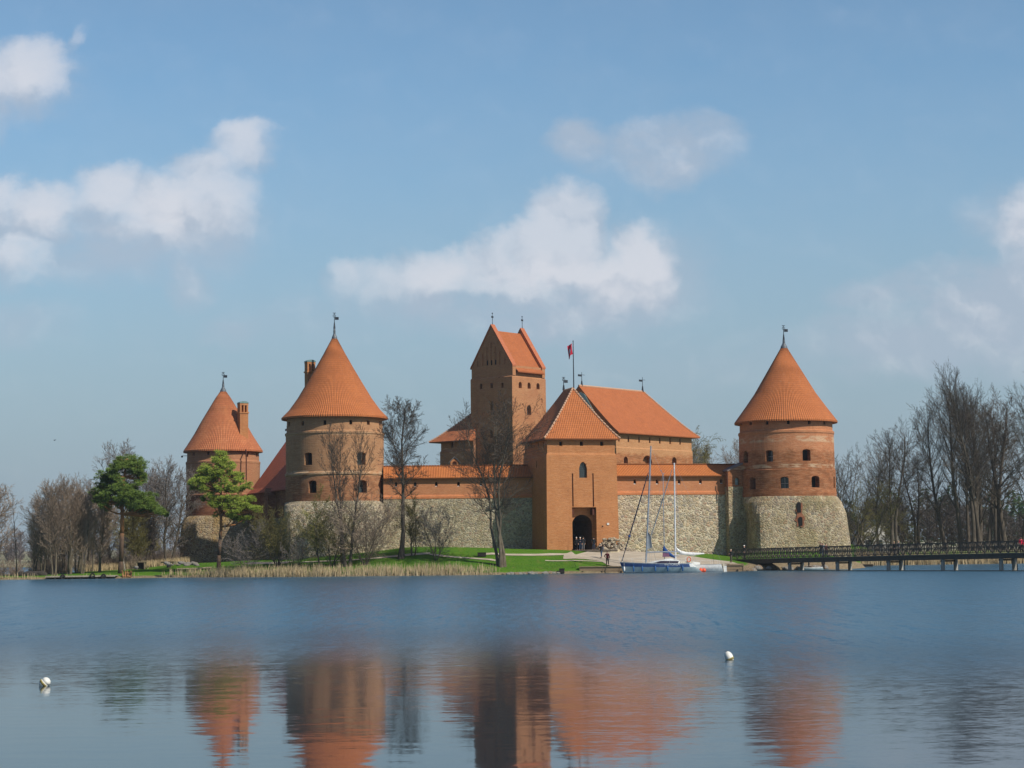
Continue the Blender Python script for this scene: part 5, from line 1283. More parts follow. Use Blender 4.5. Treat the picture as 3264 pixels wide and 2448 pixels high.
def quay():
    pmat('quay_wood', (.27, .19, .115), .9); pmat('quay_wood_dark', (.10, .075, .05), .9)
    T = thing('wooden_quay', 'low weathered timber quay wall along the water by the sailing boats', 'quay', (18, 252, 0))
    mb = MB()
    for k, z in enumerate((.02, .28, .54)):
        x = -9.6
        while x < 11.4:
            L = 3.0 if x+3 < 11.4 else 11.4-x; mb.box(x, x+L-.03, -.22-.02*(k % 2), .0, z, z+.25); x += L
    mb.obj('planking', MAT['quay_wood'], T)
    mb = MB(); mb.box(-9.7, 11.5, -.34, .25, .80, .90); mb.obj('cap_beam', MAT['quay_wood'], T)
    for i in range(9):
        mb = MB(); x = -9.2+i*2.5; mb.tube((x, -.34, -.8), (x, -.34, .3), .11, .11, 8); mb.obj('pile', MAT['quay_wood_dark'], T)
    p = P(1791, 1820, 251.2); T = thing('tarred_box', 'black tarred wooden box at the left end of the timber quay', 'box', (p.x, p.y, .12))
    mb = MB(); mb.box(-.33, .33, -.25, .25, 0, .5); mb.box(-.37, .37, -.29, .29, .5, .56); mb.obj('body', MAT['wood_dark'], T)
    # wooden boat stage and bank right of the white boat
    T = thing('landing_stage', 'plank landing stage between the white boat and the footbridge', 'jetty', (26.6, 254.5, 0))
    mb = MB()
    for i in range(22): mb.box(-3.4+i*.3, -3.4+i*.3+.27, -1.2, 1.3, .92, 1.0)
    mb.obj('deck', MAT['quay_wood'], T)
    mb = MB(); mb.box(-3.4, 3.2, -1.22, -1.1, .72, .9); mb.obj('beam', MAT['quay_wood'], T)
    for x in (-3.2, -1, 1.2, 3.0):
        mb = MB(); mb.tube((x, -1.05, -1), (x, -1.05, .92), .12, .12, 8); mb.obj('pile', MAT['quay_wood_dark'], T)
quay()

def boulder(name, label, loc, r, seed, mat, sq=(1, 1, .7), group=None):
    rnd = random.Random(seed); mb = MB(); mb.sphere((0, 0, 0), 1, 12, 8)
    mb.v = [tuple(Vector(v)*(r*(1+.28*mnoise.noise(Vector(v)*1.3+Vector((seed*3.1, 0, 0)))))*1.0) for v in mb.v]
    mb.v = [(x*sq[0], y*sq[1], z*sq[2]) for x, y, z in mb.v]
    o = mb.obj(name, MAT[mat], smooth=True); o.location = loc; return tag(o, label, 'rock', group)
NUM = 'one two three four five six seven eight nine ten eleven twelve thirteen fourteen fifteen sixteen'.split()
def rocks():
    bark('rock_grey', (0.30, 0.275, 0.24), (0.17, 0.155, 0.135)); bark('rock_brown', (0.30, 0.22, 0.15), (0.16, 0.12, 0.085)); bark('rock_dark', (0.075, 0.065, 0.055), (0.04, 0.035, 0.03))
    rnd = random.Random(5)
    us = [1606+i*12.3+rnd.uniform(-3, 3) for i in range(15)]
    for i, u in enumerate(us):
        p = P(u, 1828, pw(YS, (u-1632)/F*250)+.0+rnd.uniform(-.1, .2)); boulder('boulder', '%s waterside boulder, number %s of the bank row counted from the three trunked tree' % ('grey' if i % 3 else 'brown', NUM[i]), (p.x, p.y-.35, .08), rnd.uniform(.2, .38), i, 'rock_grey' if i % 3 else 'rock_brown', (1.3, 1, .75), 'boulders along the bank left of the quay')
    # stone bank under the bridge head
    for i in range(34):
        x = rnd.uniform(30.8, 42.5); y = pw(YS, x)-rnd.uniform(-.6, .9); boulder('boulder', 'brownish boulder of the bank under the left end of the footbridge', (x, y, rnd.uniform(0, .35)), rnd.uniform(.25, .5), 40+i, ('rock_grey', 'rock_brown', 'rock_grey')[i % 3], (1.3, 1, .8), 'boulders under the bridge head')
    for i in range(10):
        x = 27.6+i*.45; y = pw(YS, x)-.5; boulder('boulder', 'mossy stone of the corner between landing stage and footbridge', (x, y+rnd.uniform(-.3, .3), rnd.uniform(.1, .6)), rnd.uniform(.25, .42), 80+i, 'rock_brown', (1.2, 1, .9), 'stones at the bridge corner')
    for i, (u, v, r) in enumerate([(70,1835,.8),(88,1833,.9),(104,1832,1.0),(118,1836,.9),(132,1834,.9)]):
        p = P(u, v, 264); boulder('boulder', 'dark rounded boulder left of the plank jetty, ' + ('leftmost of five','second from the left','middle of five','second from the jetty','closest to the jetty')[i], (p.x, p.y, gz(p.x, p.y)+.15), r*.75, 120+i, 'rock_dark', (1.2, 1, .7), 'dark boulders left of the jetty')
    p = hit(435, 1811); boulder('boulder', 'lone pale stone on the lawn right of the big pine', (p.x, p.y, p.z+.1), .3, 130, 'rock_grey')
    for i in range(16):
        p = hit(530+i*6.5, 1801+rnd.uniform(-5, 3)); boulder('boulder', 'rock of the shaded heap behind the long log bench', (p.x, p.y, p.z+.1), rnd.uniform(.15, .38), 140+i, 'rock_grey', (1.3, 1, .8), 'rocks of the shaded heap')
rocks()
# ------------------------------------------------------------------ footbridge
def bridge():
    bark('pile_concrete', (.46, .44, .39), (.30, .28, .24))
    pmat('bridge_timber', (.10, .086, .068), .85); pmat('bridge_timber_worn', (.20, .17, .13), .85)
    base = Vector((36.15, 257.5, 0)); st = Vector((4.97, -8.03, 0)); d = st.normalized(); nb = Vector((-d.y, d.x, 0))  # nb points away from the camera (right, back)
    if nb.y < 0: nb = -nb
    T = thing('footbridge', 'long dark wooden footbridge with latticed railings on concrete piles', 'bridge', base)
    zt = lambda t: 1.52+.56*min(1, max(0, (t+1.25)/5.6))**.9   # deck height
    W = 2.5; t0, t1 = -1.28, 7.2
    def pt(t, off, z): q = st*t+nb*off; return Vector((q.x, q.y, z))
    N = 34; ts = [t0+(t1-t0)*i/N for i in range(N+1)]
    def strip(name, o0, o1, zlo, zhi, mat, par=T, a=t0, b=t1):
        mb = MB(); n = max(2, int((b-a)*4)); rings = []
        for i in range(n+1):
            t = a+(b-a)*i/n; z = zt(t); rings.append([pt(t, o0, z+zlo), pt(t, o1, z+zlo), pt(t, o1, z+zhi), pt(t, o0, z+zhi)])
        mb.loft(rings); return mb.obj(name, MAT[mat], par)
    strip('deck', -.15, W+.15, -.12, 0, 'bridge_timber_worn')
    strip('girder', -.05, .18, -.66, -.125, 'bridge_timber'); strip('girder', W-.18, W+.05, -.66, -.125, 'bridge_timber')
    mb = MB()
    for k in range(int((t1-t0)*6)):
        t = t0+k/6; a = pt(t, -.1, zt(t)-.28); mb.tube(a, pt(t, W+.1, zt(t)-.28), .07, .07, 4)
    mb.obj('cross_beams', MAT['bridge_timber'], T)
    for off, wide in ((0.02, 0), (W-.02, 0)):
        mb = MB(); pan = 1.25/ st.length; k = 0; t = t0
        rails = ((1.32, .065), (.78, .042), (.66, .042), (.12, .05))
        n = 40
        for h, r in rails:
            pts = [pt(t0+(t1-t0)*i/n, off, zt(t0+(t1-t0)*i/n)+h) for i in range(n+1)]; mb.poly_tube(pts, [r]*(n+1), 4)
        t = t0
        while t < t1-.01:
            z0, z1 = zt(t), zt(t+pan); a = lambda tt, h: pt(tt, off, zt(tt)+h)
            mb.tube(a(t, 0), a(t, 1.36), .085, .085, 4)
            mb.tube(a(t+pan*.5, .12), a(t+pan*.5, 1.3), .05, .05, 4)
            # braces: down into the panel's middle above, up to the posts below
            mb.tube(a(t+.02, 1.28), a(t+pan*.38, .8), .06, .06, 4); mb.tube(a(t+pan-.02, 1.28), a(t+pan*.62, .8), .06, .06, 4)
            mb.tube(a(t+.02, .14), a(t+pan*.38, .64), .06, .06, 4); mb.tube(a(t+pan-.02, .14), a(t+pan*.62, .64), .06, .06, 4)
            t += pan
        mb.obj('railing', MAT['bridge_timber'] if off < 1 else MAT['bridge_timber_worn'], T)
    for i in range(0, 8):
        for off in (.2, W-.2):
            mb = MB(); q = pt(i, off, 0); mb.tube((q.x, q.y, -2.2), (q.x, q.y, zt(i)-.66), .26 if off < 1 else .3, .24, 12); mb.obj('pile', MAT['pile_concrete'], T)
        mb = MB(); a = pt(i, -.1, zt(i)-.8); mb.tube(a, pt(i, W+.1, zt(i)-.8), .13, .13, 4); mb.obj('cap_beam', MAT['bridge_timber'], T)
    # dark timber abutment at the castle end
    mb = MB(); a0, a1 = pt(t0, 0, 0), pt(-.72, 0, 0)
    mb.prism([(0, 0), (1, 0), (1, 1), (0, 1)], a0+Vector((0, 0, -1)), a1-a0, Vector((0, 0, 1))*1.8, nb*W); mb.obj('abutment', MAT['bridge_timber'], T)
    for (i, tt) in ((0, 2.35), (1, 4.3)):
        q = pt(tt, -.2, 0); mb = MB(); mb.tube((q.x, q.y, -1.5), (q.x, q.y, zt(tt)-.6), .06, .06, 6); mb.obj('mooring_pole', MAT['bridge_timber'], T)
    mb = MB(); L = [pt(4.4+i*.35, -.3, 1.35-.13*i+.02*i*i*.3) for i in range(9)]; mb.poly_tube(L, [.03]*9, 4); mb.obj('slack_cable', MAT['bridge_timber'], T)
    # floating log boom lying on the water just before the piles
    T2 = thing('log_boom', 'thin dark log boom floating along the near side of the bridge piles', 'boom', base-nb*1.6)
    mb = MB(); mb.tube(st*-.8, st*7.2, .08, .08, 6); mb.obj('log', MAT['wood_dark'], T2)
    return base, st, nb, zt
BB, BST, BNB, BZT = bridge()

# ------------------------------------------------------------------ people
def skin_mesh(name, verts, edges, radii, mat, parent, root=0, sub=2):
    me = bpy.data.meshes.new(name); me.from_pydata([tuple(v) for v in verts], edges, []); me.update()
    o = bpy.data.objects.new(name, me); COL.objects.link(o)
    sk = o.modifiers.new('s', 'SKIN'); sk.use_smooth_shade = True
    me.skin_vertices.new() if hasattr(me.skin_vertices, 'new') and not len(me.skin_vertices) else None
    for i, r in enumerate(radii): me.skin_vertices[0].data[i].radius = (r, r) if not isinstance(r, tuple) else r
    me.skin_vertices[0].data[root].use_root = True
    sb = o.modifiers.new('u', 'SUBSURF'); sb.levels = sub; sb.render_levels = sub
    bpy.context.view_layer.update(); dg = bpy.context.evaluated_depsgraph_get()
    new = bpy.data.meshes.new_from_object(o.evaluated_get(dg)); o.modifiers.clear(); o.data = new
    new.materials.clear(); new.materials.append(mat)
    if parent: o.parent = parent
    return o
pmat('skin', (.62, .36, .26), .6)
CLOTH = {}
def cloth(col):
    if col not in CLOTH: CLOTH[col] = pmat('cloth_%d' % len(CLOTH), col, .9, 0, .1)
    return CLOTH[col]
def person(label, loc, face, h=1.78, jacket=(.03, .03, .035), trousers=(.03, .03, .04), hair=(.05, .03, .02), arms=('down', 'down'), stride=.0, bag=None, hat=None, group=None, longcoat=False):
    """face: direction the person looks (radians, 0 = towards the camera)"""
    T = thing('person', label, 'person', loc, face, group); k = h/1.78
    V = lambda x, y, z: Vector((x, y, z))*k
    J = {}
    def arm(side, kind):
        s = side; sh = V(.19*s, 0, 1.44)
        if kind == 'down': return sh, V(.25*s, .02, 1.16), V(.26*s, -.06, .92), V(.255*s, -.10, .84), (0, 0, -1)
        if kind == 'front': return sh, V(.25*s, -.04, 1.18), V(.12*s, -.25, 1.16), V(.05*s, -.30, 1.17), (-s*.8, -.5, 0)
        if kind == 'up': return sh, V(.27*s, -.16, 1.28), V(.14*s, -.30, 1.50), V(.09*s, -.32, 1.57), (-s*.4, -.2, .9)
        if kind == 'hip': return sh, V(.38*s, .05, 1.18), V(.22*s, -.02, 1.00), V(.16*s, -.05, .98), (-s, -.2, -.1)
        if kind == 'rail': return sh, V(.24*s, -.10, 1.18), V(.22*s, -.34, 1.10), V(.20*s, -.42, 1.09), (0, -1, -.1)
    vs = [V(0, 0, .95), V(0, 0, 1.08), V(0, -.01, 1.28), V(0, 0, 1.44), V(0, -.005, 1.53), V(0, -.02, 1.61), V(0, -.02, 1.70), V(0, -.01, 1.755)]
    rr = [.12, .11, .13, .09, .055, .075, .088, .05]; es = [(i, i+1) for i in range(7)]
    vs.append(V(0, -.115, 1.635)); rr.append(.014); es.append((5, 8))                     # nose
    for s in (-1, 1): vs.append(V(.082*s, 0, 1.64)); rr.append(.016); es.append((5, len(vs)-1))   # ears
    legs = []
    for s in (-1, 1):
        fw = stride*s; kn = V(.10*s, -fw*.5-.01, .50); an = V(.11*s, -fw+.02, .09); toe = V(.12*s, -fw-.14, .035)
        b = len(vs); vs += [V(.095*s, 0, .88), kn, an, toe]; rr += [.085, .058, .042, .036]; es += [(0, b), (b, b+1), (b+1, b+2), (b+2, b+3)]; legs.append((kn, an, toe))
    A = []
    for s, kd in ((-1, arms[0]), (1, arms[1])):
        sh, el, wr, pm, dr = arm(s, kd); b = len(vs); vs += [sh, el, wr, pm]; rr += [.055, .04, .028, (.034)]; es += [(3, b), (b, b+1), (b+1, b+2), (b+2, b+3)]; A.append((sh, el, wr, pm))
        dr = Vector(dr).normalized(); side = dr.cross(Vector((0, 1, .2))).normalized()
        for f in range(4):
            o = side*(-.027+.018*f)*k; L = (.072, .082, .078, .06)[f]*k; b2 = len(vs)
            vs += [pm+o+dr*.03*k, pm+o+dr*(.03*k+L*.5)+Vector((0, -.006, 0)), pm+o+dr*(.03*k+L)+Vector((0, -.02, -.004))]; rr += [.009, .0085, .007]; es += [(b+3, b2), (b2, b2+1), (b2+1, b2+2)]
        b2 = len(vs); vs += [pm-side*.035*k+dr*.0, pm-side*.055*k+dr*.035*k]; rr += [.011, .009]; es += [(b+3, b2), (b2, b2+1)]
    rr = [r*k for r in rr]
    skin_mesh('body', vs, es, rr, MAT['skin'], T, 0, 1)
    # trousers
    v2 = [V(0, .0, .97)]; r2 = [.135]; e2 = []
    for (kn, an, toe), s in zip(legs, (-1, 1)):
        b = len(v2); v2 += [V(.095*s, 0, .86), kn, an+Vector((0, 0, .04))]; r2 += [.105, .078, .07]; e2 += [(0, b), (b, b+1), (b+1, b+2)]
    skin_mesh('trousers', v2, e2, [r*k for r in r2], cloth(trousers), T, 0, 2)
    for (kn, an, toe) in legs:
        skin_mesh('shoe', [an+Vector((0, .04, -.045)), (an+toe)/2, toe+Vector((0, -.03, 0))], [(0, 1), (1, 2)], [.05*k, .055*k, .042*k], cloth((.02, .018, .018)), T, 0, 1)
    # jacket
    low = .62 if longcoat else .90
    v3 = [V(0, 0, 1.12), V(0, 0, 1.30), V(0, 0, 1.43), V(0, 0, 1.50), V(0, 0, low+.06), V(0, 0, low)]; r3 = [.165, .175, .14, .075, .175, .17]; e3 = [(0, 1), (1, 2), (2, 3), (0, 4), (4, 5)]
    for (sh, el, wr, pm) in A:
        b = len(v3); v3 += [sh, el, wr]; r3 += [.085, .065, .052]; e3 += [(2, b), (b, b+1), (b+1, b+2)]
    skin_mesh('jacket', v3, e3, [r*k for r in r3], cloth(jacket), T, 0, 2)
    if hat is None:
        mb = MB(); mb.sphere(tuple(V(0, .012, 1.70)), .102*k, 12, 8, (1, 1.05, .95))
        # hair cap: drop the faces that would cover the face
        keep = [f for f in mb.f if not (sum(mb.v[i][1] for i in f)/len(f) < -.03*k and sum(mb.v[i][2] for i in f)/len(f) < 1.715*k)]
        mb.f = keep; mb.uv = {}; mb.obj('hair', cloth(hair), T, smooth=True)
    else:
        mb = MB(); mb.lathe([(.12*k, 1.68*k), (.112*k, 1.74*k), (.09*k, 1.80*k), (.02*k, 1.825*k)], 14); mb.box(-.08*k, .08*k, -.19*k, -.08*k, 1.685*k, 1.70*k); mb.obj('hat', cloth(hat), T, smooth=False)
    if bag:
        mb = MB(); mb.loft([[tuple(V(x*w, .14+yy, z)) for x, yy in ((-1, 0), (1, 0), (1, .15), (-1, .15))] for z, w in ((1.02, .12), (1.08, .15), (1.32, .15), (1.42, .11))])
        mb.obj('backpack', cloth(bag), T)
    return T
def ppl():
    def at(u, Y, z=None): p = P(u, 1770, Y); return (p.x, p.y, (gz(p.x, p.y)+.05) if z is None else z)
    G = 'people standing in the gateway'
    zt_ = hit(1860, 1756).z+.1
    person('white haired person in black standing leftmost in the gateway', at(1838, 267.3, zt_), R(25), 1.8, (.02, .02, .022), (.02, .02, .025), (.6, .58, .55), ('down', 'down'), group=G)
    person('white haired person with pale collar second from left in gateway', at(1850, 266.6, zt_), R(10), 1.78, (.015, .02, .035), (.03, .05, .09), (.7, .68, .65), ('front', 'down'), group=G)
    person('person in grey coat seen from behind in the gateway', at(1859.5, 267.8, zt_), R(170), 1.85, (.035, .037, .04), (.16, .16, .17), (.03, .025, .02), ('down', 'down'), group=G)
    person('person in black jacket standing at the right jamb of gateway', at(1893, 266.2, zt_), R(200), 1.76, (.02, .022, .025), (.035, .05, .08), (.03, .02, .02), ('down', 'hip'), .12, group=G)
    person('person in dark jacket and blue jeans with arms raised before the gate', at(1917, 259.5), R(-70), 1.86, (.05, .05, .05), (.05, .09, .16), (.35, .3, .25), ('up', 'front'), .06, bag=(.10, .10, .13))
    person('person in black with dark red vest standing on the quay edge', at(1936, 253.4), R(15), 1.86, (.07, .012, .018), (.02, .02, .022), (.08, .06, .05), ('hip', 'down'), .10)
    def onb(u, off, label, **k):
        # point of the bridge deck at column u
        kx = (u-1632)/F; o = BB+BNB*off; t = (kx*o.y-o.x)/(BST.x-kx*BST.y); q = o+BST*t; face = k.pop('face'); return person(label, (q.x, q.y, BZT(t)+.005), face, **k)
    p = P(2330, 1770, 257.4)
    person('bald person in a dark sweater at the left end of the bridge', (p.x, p.y, 1.15), R(-60), 1.72, (.03, .035, .035), (.12, .11, .09), (.55, .42, .33), ('down', 'front'))
    onb(2363, .9, 'white haired person in a black coat on the bridge', face=R(60), h=1.86, jacket=(.015, .016, .022), trousers=(.02, .02, .025), hair=(.85, .84, .82), arms=('down', 'front'), longcoat=True)
    onb(2607, .42, 'dark haired person with black jacket leaning on the bridge rail', face=R(-15), h=1.82, jacket=(.02, .022, .025), trousers=(.03, .05, .09), hair=(.03, .025, .02), arms=('rail', 'rail'))
    onb(2613, 1.0, 'person in a blue grey shirt between two others on the bridge', face=R(10), h=1.78, jacket=(.10, .13, .18), trousers=(.04, .05, .07), hair=(.12, .09, .07), arms=('down', 'front'))
    onb(2623, .45, 'dark haired woman in a patterned top holding a pale bag on bridge', face=R(20), h=1.7, jacket=(.16, .07, .07), trousers=(.03, .03, .04), hair=(.04, .02, .015), arms=('front', 'front'))
    onb(2839, .8, 'person with light hair in a dark jacket mid bridge', face=R(-80), h=1.72, jacket=(.03, .035, .04), hair=(.5, .36, .2), arms=('down', 'down'))
    onb(2853, .6, 'taller person beside the light haired one mid bridge', face=R(80), h=1.78, jacket=(.05, .06, .08), hair=(.4, .28, .16), arms=('down', 'down'))
    onb(3243, .8, 'person in a bright pink red jacket on the bridge', face=R(170), h=1.7, jacket=(.80, .03, .09), trousers=(.03, .03, .035), hair=(.20, .12, .08), arms=('down', 'down'))
    onb(3263, .7, 'person in a pale grey jacket at the right edge of the bridge', face=R(190), h=1.8, jacket=(.42, .44, .42), trousers=(.04, .04, .045), hair=(.3, .25, .12), arms=('down', 'down'))
ppl()

# ------------------------------------------------------------------ boats
pmat('hull_white', (.72, .73, .70), .3, 0, .5); pmat('hull_pale', (.44, .53, .54), .3, 0, .5); pmat('hull_blue', (.03, .07, .20), .3, 0, .5); pmat('sail_blue', (.015, .07, .24), .8)
pmat('sail_white', (.80, .80, .78), .8); pmat('sail_grey', (.20, .23, .26), .8); pmat('alloy', (.42, .45, .50), .35, .6); pmat('alloy_white', (.75, .76, .76), .35, .1); pmat('rope_dark', (.03, .035, .06), .8)
pmat('fender_blue', (.03, .12, .30), .5); pmat('orange_buoy', (.85, .12, .05), .5); pmat('deck_cream', (.62, .58, .48), .6); pmat('dark_window', (.03, .02, .05), .3); pmat('antifoul', (.03, .035, .05), .6); pmat('rope_pale', (.6, .55, .42), .9)
pmat('lifebuoy_red', (.75, .16, .05), .6)
def hull_fn(L, B, sheer0, sheer1, bowrake=.5, transom=.75, rake=1.2):
    """returns half beam and longitudinal mapping: s 0 (bow) .. 1 (stern)"""
    def half(s): return B/2*(math.sin(min(1, s/.62)*math.pi/2)**.8)*(1-(1-transom)*max(0, (s-.62)/.38)**2)
    def sheer(s): return sheer0+(sheer1-sheer0)*s-.10*math.sin(math.pi*s)
    def pos(s, f, side):
        """f 0 waterline-ish keel .. 1 sheer"""
        z = -.25+(sheer(s)+.25)*f; zz = max(0.0, f); b = half(s)*(.55+.45*min(1, zz*1.5)**.6) if s > 0 else 0
        x = s*(L-rake*(zz-.15)*1.0*s**8)+(1-s)**3*bowrake*(1-f)
        return Vector((x, side*b, z))
    return half, sheer, pos
def hull_part(pos, f0, f1, nf, ns, s0=0.0, s1=1.0, transom=True):
    mb = MB()
    for side in (-1, 1):
        rings = [[pos(s0+(s1-s0)*i/ns, f0+(f1-f0)*j/nf, side) for j in range(nf+1)] for i in range(ns+1)]
        o = len(mb.v)
        for r in rings: mb.v.extend([tuple(p) for p in r])
        n = nf+1
        for i in range(ns):
            for j in range(nf):
                q = (o+i*n+j, o+(i+1)*n+j, o+(i+1)*n+j+1, o+i*n+j+1); mb.f.append(q if side < 0 else q[::-1])
    if transom:
        a = [pos(s1, f0+(f1-f0)*j/nf, -1) for j in range(nf+1)]; b = [pos(s1, f0+(f1-f0)*j/nf, 1) for j in range(nf+1)]
        o = len(mb.v); mb.v.extend([tuple(p) for p in a+b[::-1]]); mb.f.append(tuple(range(o, o+2*(nf+1))))
    return mb
def deck_mesh(pos, s0=0.02, s1=1.0, n=24, f=.985, ins=.02):
    mb = MB(); L = [pos(s0+(s1-s0)*i/n, f, -1)+Vector((0, ins, 0)) for i in range(n+1)]; Rr = [pos(s0+(s1-s0)*i/n, f, 1)-Vector((0, ins, 0)) for i in range(n+1)]
    for i in range(n+1): mb.v += [tuple(L[i]), (L[i].x, 0, L[i].z+.05), tuple(Rr[i])]
    for i in range(n):
        for k in range(2): mb.f.append((i*3+k, (i+1)*3+k, (i+1)*3+k+1, i*3+k+1))
    return mb
def fender(par, x, y, z, mat, r=.12, h=.62):
    mb = MB(); mb.lathe([(.02, z-h/2-.05), (r*.7, z-h/2), (r, z-h/2+.1), (r, z+h/2-.1), (r*.6, z+h/2), (.025, z+h/2+.08)], 12, (x, y)); mb.tube((x, y, z+h/2), (x, y+.08, z+h/2+.5), .015, n=4); mb.obj('fender', MAT[mat], par, smooth=True)
def sailboat_main():
    Y = 249.6; p0 = P(1976, 1820, Y); L = 10.5; T = thing('sailing_boat', 'larger sailing yacht with blue band and name on its pale hull', 'sailboat', (p0.x, Y, 0), R(1.2))
    half, sheer, pos = hull_fn(L, 3.2, 1.42, 1.18, .55, .8, 1.75)
    hull_part(pos, .0, .66, 8, 44).obj('hull', MAT['hull_pale'], T, smooth=True, fix=False)
    hull_part(pos, .66, .93, 4, 44, 0, .865, False).obj('blue_band', MAT['hull_blue'], T, smooth=True, fix=False)
    hull_part(pos, .66, .93, 4, 12, .865, 1.0, True).obj('stern_quarter', MAT['hull_white'], T, smooth=True, fix=False)
    hull_part(pos, .93, 1.0, 2, 44).obj('toe_rail', MAT['alloy'], T, smooth=True, fix=False)
    mb = MB()
    for i in range(40):
        s = i/40; a = pos(s, .18, -1); b = pos((i+1)/40, .18, -1); mb.tube(a+Vector((0, -.01, 0)), b+Vector((0, -.01, 0)), .035, n=4)
    mb.obj('waterline_stripe', MAT['antifoul'], T)
    deck_mesh(pos).obj('deck', MAT['deck_cream'], T)
    # coachroof with dark side windows
    mb = MB(); rings = []
    for x, w, h in ((3.6, .5, .02), (4.3, .75, .26), (5.2, .9, .40), (6.4, .95, .46), (7.3, .95, .46), (7.6, .9, .30)):
        zb = sheer(x/L)-.02; rings.append([(x, -w, zb), (x, -w*.88, zb+h), (x, 0, zb+h+.06), (x, w*.88, zb+h), (x, w, zb)])
    mb.loft(rings); cab = mb.obj('cabin', MAT['hull_white'], T)
    mb = MB(); mb.prism([(4.1, .08), (7.4, .06), (7.45, .28), (5.2, .33)], (0, -.98, sheer(.55)-.02), (1, 0, 0), (0, -.02, 1), (0, .06, 0)); mb.obj('window', MAT['dark_window'], cab)
    mb = MB(); mb.prism([(5.6, .46), (6.9, .46), (6.7, .62), (5.9, .62)], (0, -.5, sheer(.55)-.02), (1, 0, 0), (0, 0, 1), (0, 1.0, 0)); mb.obj('hatch', MAT['sail_white'], cab)
    mb = MB(); mb.box(7.65, 9.2, -.9, -.72, sheer(.8)-.02, sheer(.8)+.24); mb.box(7.65, 9.2, .72, .9, sheer(.8)-.02, sheer(.8)+.24); mb.box(7.7, 7.8, -.7, .7, sheer(.8)-.02, sheer(.8)+.2); mb.obj('cockpit_coaming', MAT['deck_cream'], T)
    # mast leans slightly aft
    zd = sheer(.33); m0 = Vector((3.35, 0, zd)); q = P(2075, 1421, Y); m1 = Vector((q.x-p0.x, 0, q.z))
    mb = MB(); mb.tube(m0, m1, .12, .085, 10); mast = mb.obj('mast', MAT['alloy'], T)
    for f in (.42, .70):
        mb = MB(); c = m0.lerp(m1, f); mb.tube(c+Vector((0, -.75, .05)), c, .03, n=5); mb.tube(c, c+Vector((0, .75, .05)), .03, n=5); mb.obj('spreader', MAT['alloy'], mast)
    bz = P(2080, 1760, Y).z; b0 = m0.lerp(m1, (bz-zd)/(m1.z-zd)); b1 = P(2167, 1758, Y); b1 = Vector((b1.x-p0.x, 0, b1.z))
    mb = MB(); mb.tube(b0, b1, .085, .07, 8); mb.obj('boom', MAT['alloy'], T)
    # dark furled foresail on its stay and the bare stay above it
    f0 = Vector((.32, 0, sheer(.03)+.25)); q = P(2067, 1506, Y); f1 = Vector((q.x-p0.x, 0, q.z))
    mb = MB(); n = 26
    mb.poly_tube([f0.lerp(f1, i/n) for i in range(n+1)], [(.05+.035*math.sin(math.pi*i/n)+.012*math.sin(i*2.1)) for i in range(n+1)], 8); mb.sphere(f0, .1, 8, 6); mb.tube(f0+Vector((-.1, 0, -.3)), f0, .025, n=4); mb.obj('furled_foresail', MAT['rope_dark'], T, smooth=True)
    q = P(2006, 1709, Y); c = Vector((q.x-p0.x, 0, q.z)); mb = MB(); mb.sphere(c, .17, 8, 6); mb.obj('sail_bunch', MAT['sail_blue'], T)
    # grey sail hanging behind the mast
    def qq(u, v): a = P(u, v, Y); return Vector((a.x-p0.x, .02, a.z))
    A, B_, C, D = qq(2062, 1690), qq(2064, 1750), qq(2079, 1745), qq(2073, 1706); mb = MB()
    N = 10; r = []
    for i in range(N+1):
        t = i/N; l = A.lerp(B_, t); e = A.lerp(D, t*2) if t < .5 else D.lerp(C, t*2-1); r.append([l+Vector((0, .12*math.sin(3.14*k/5), 0))+(e-l)*(k/5) for k in range(6)])
    fr = r; bk = [[p+Vector((0, .03, 0)) for p in row] for row in r]
    for rows, flip in ((fr, 0), (bk, 1)):
        o = len(mb.v)
        for row in rows: mb.v += [tuple(p) for p in row]
        for i in range(N):
            for k in range(5):
                f = (o+i*6+k, o+i*6+k+1, o+(i+1)*6+k+1, o+(i+1)*6+k); mb.f.append(f if not flip else f[::-1])
    mb.obj('furled_mainsail', MAT['sail_grey'], T, fix=False, smooth=True)
    mb = MB(); mb.tube(m1, Vector((L-.7, 0, sheer(1)+.1)), .012, n=4)
    for s in (-1, 1): mb.tube(m1*.97+m0*.03, Vector((3.9, s*1.4, sheer(.38))), .012, n=4); mb.tube(m0.lerp(m1, .7), Vector((3.6, s*1.35, sheer(.35))), .012, n=4)
    mb.tube(f1, m1, .012, n=4); mb.obj('rigging', MAT['alloy'], T)
    # pulpit, stanchions and guard wire
    mb = MB()
    xs = [.35, 1.6, 3.0, 4.6, 6.2, 7.8, 9.0]
    for x in xs:
        s = x/L; a = pos(s, 1, -1); mb.tube(a, a+Vector((0, .03, .55)), .014, n=4); b = pos(s, 1, 1); mb.tube(b, b+Vector((0, -.03, .55)), .014, n=4)
    for x0, x1 in zip(xs, xs[1:]):
        for s in (-1, 1):
            for h in (.3, .55): mb.tube(pos(x0/L, 1, s)+Vector((0, 0, h)), pos(x1/L, 1, s)+Vector((0, 0, h)), .009, n=4)
    a = pos(.35/L, 1, -1)+Vector((0, 0, .55)); b = pos(.35/L, 1, 1)+Vector((0, 0, .55)); tip = Vector((-.12, 0, sheer(0)+.72)); mb.tube(a, tip, .016, n=4); mb.tube(b, tip, .016, n=4); mb.tube(Vector((.05, 0, sheer(0))), tip, .014, n=4)
    mb.obj('guard_rails', MAT['alloy_white'], T)
    mb = MB()
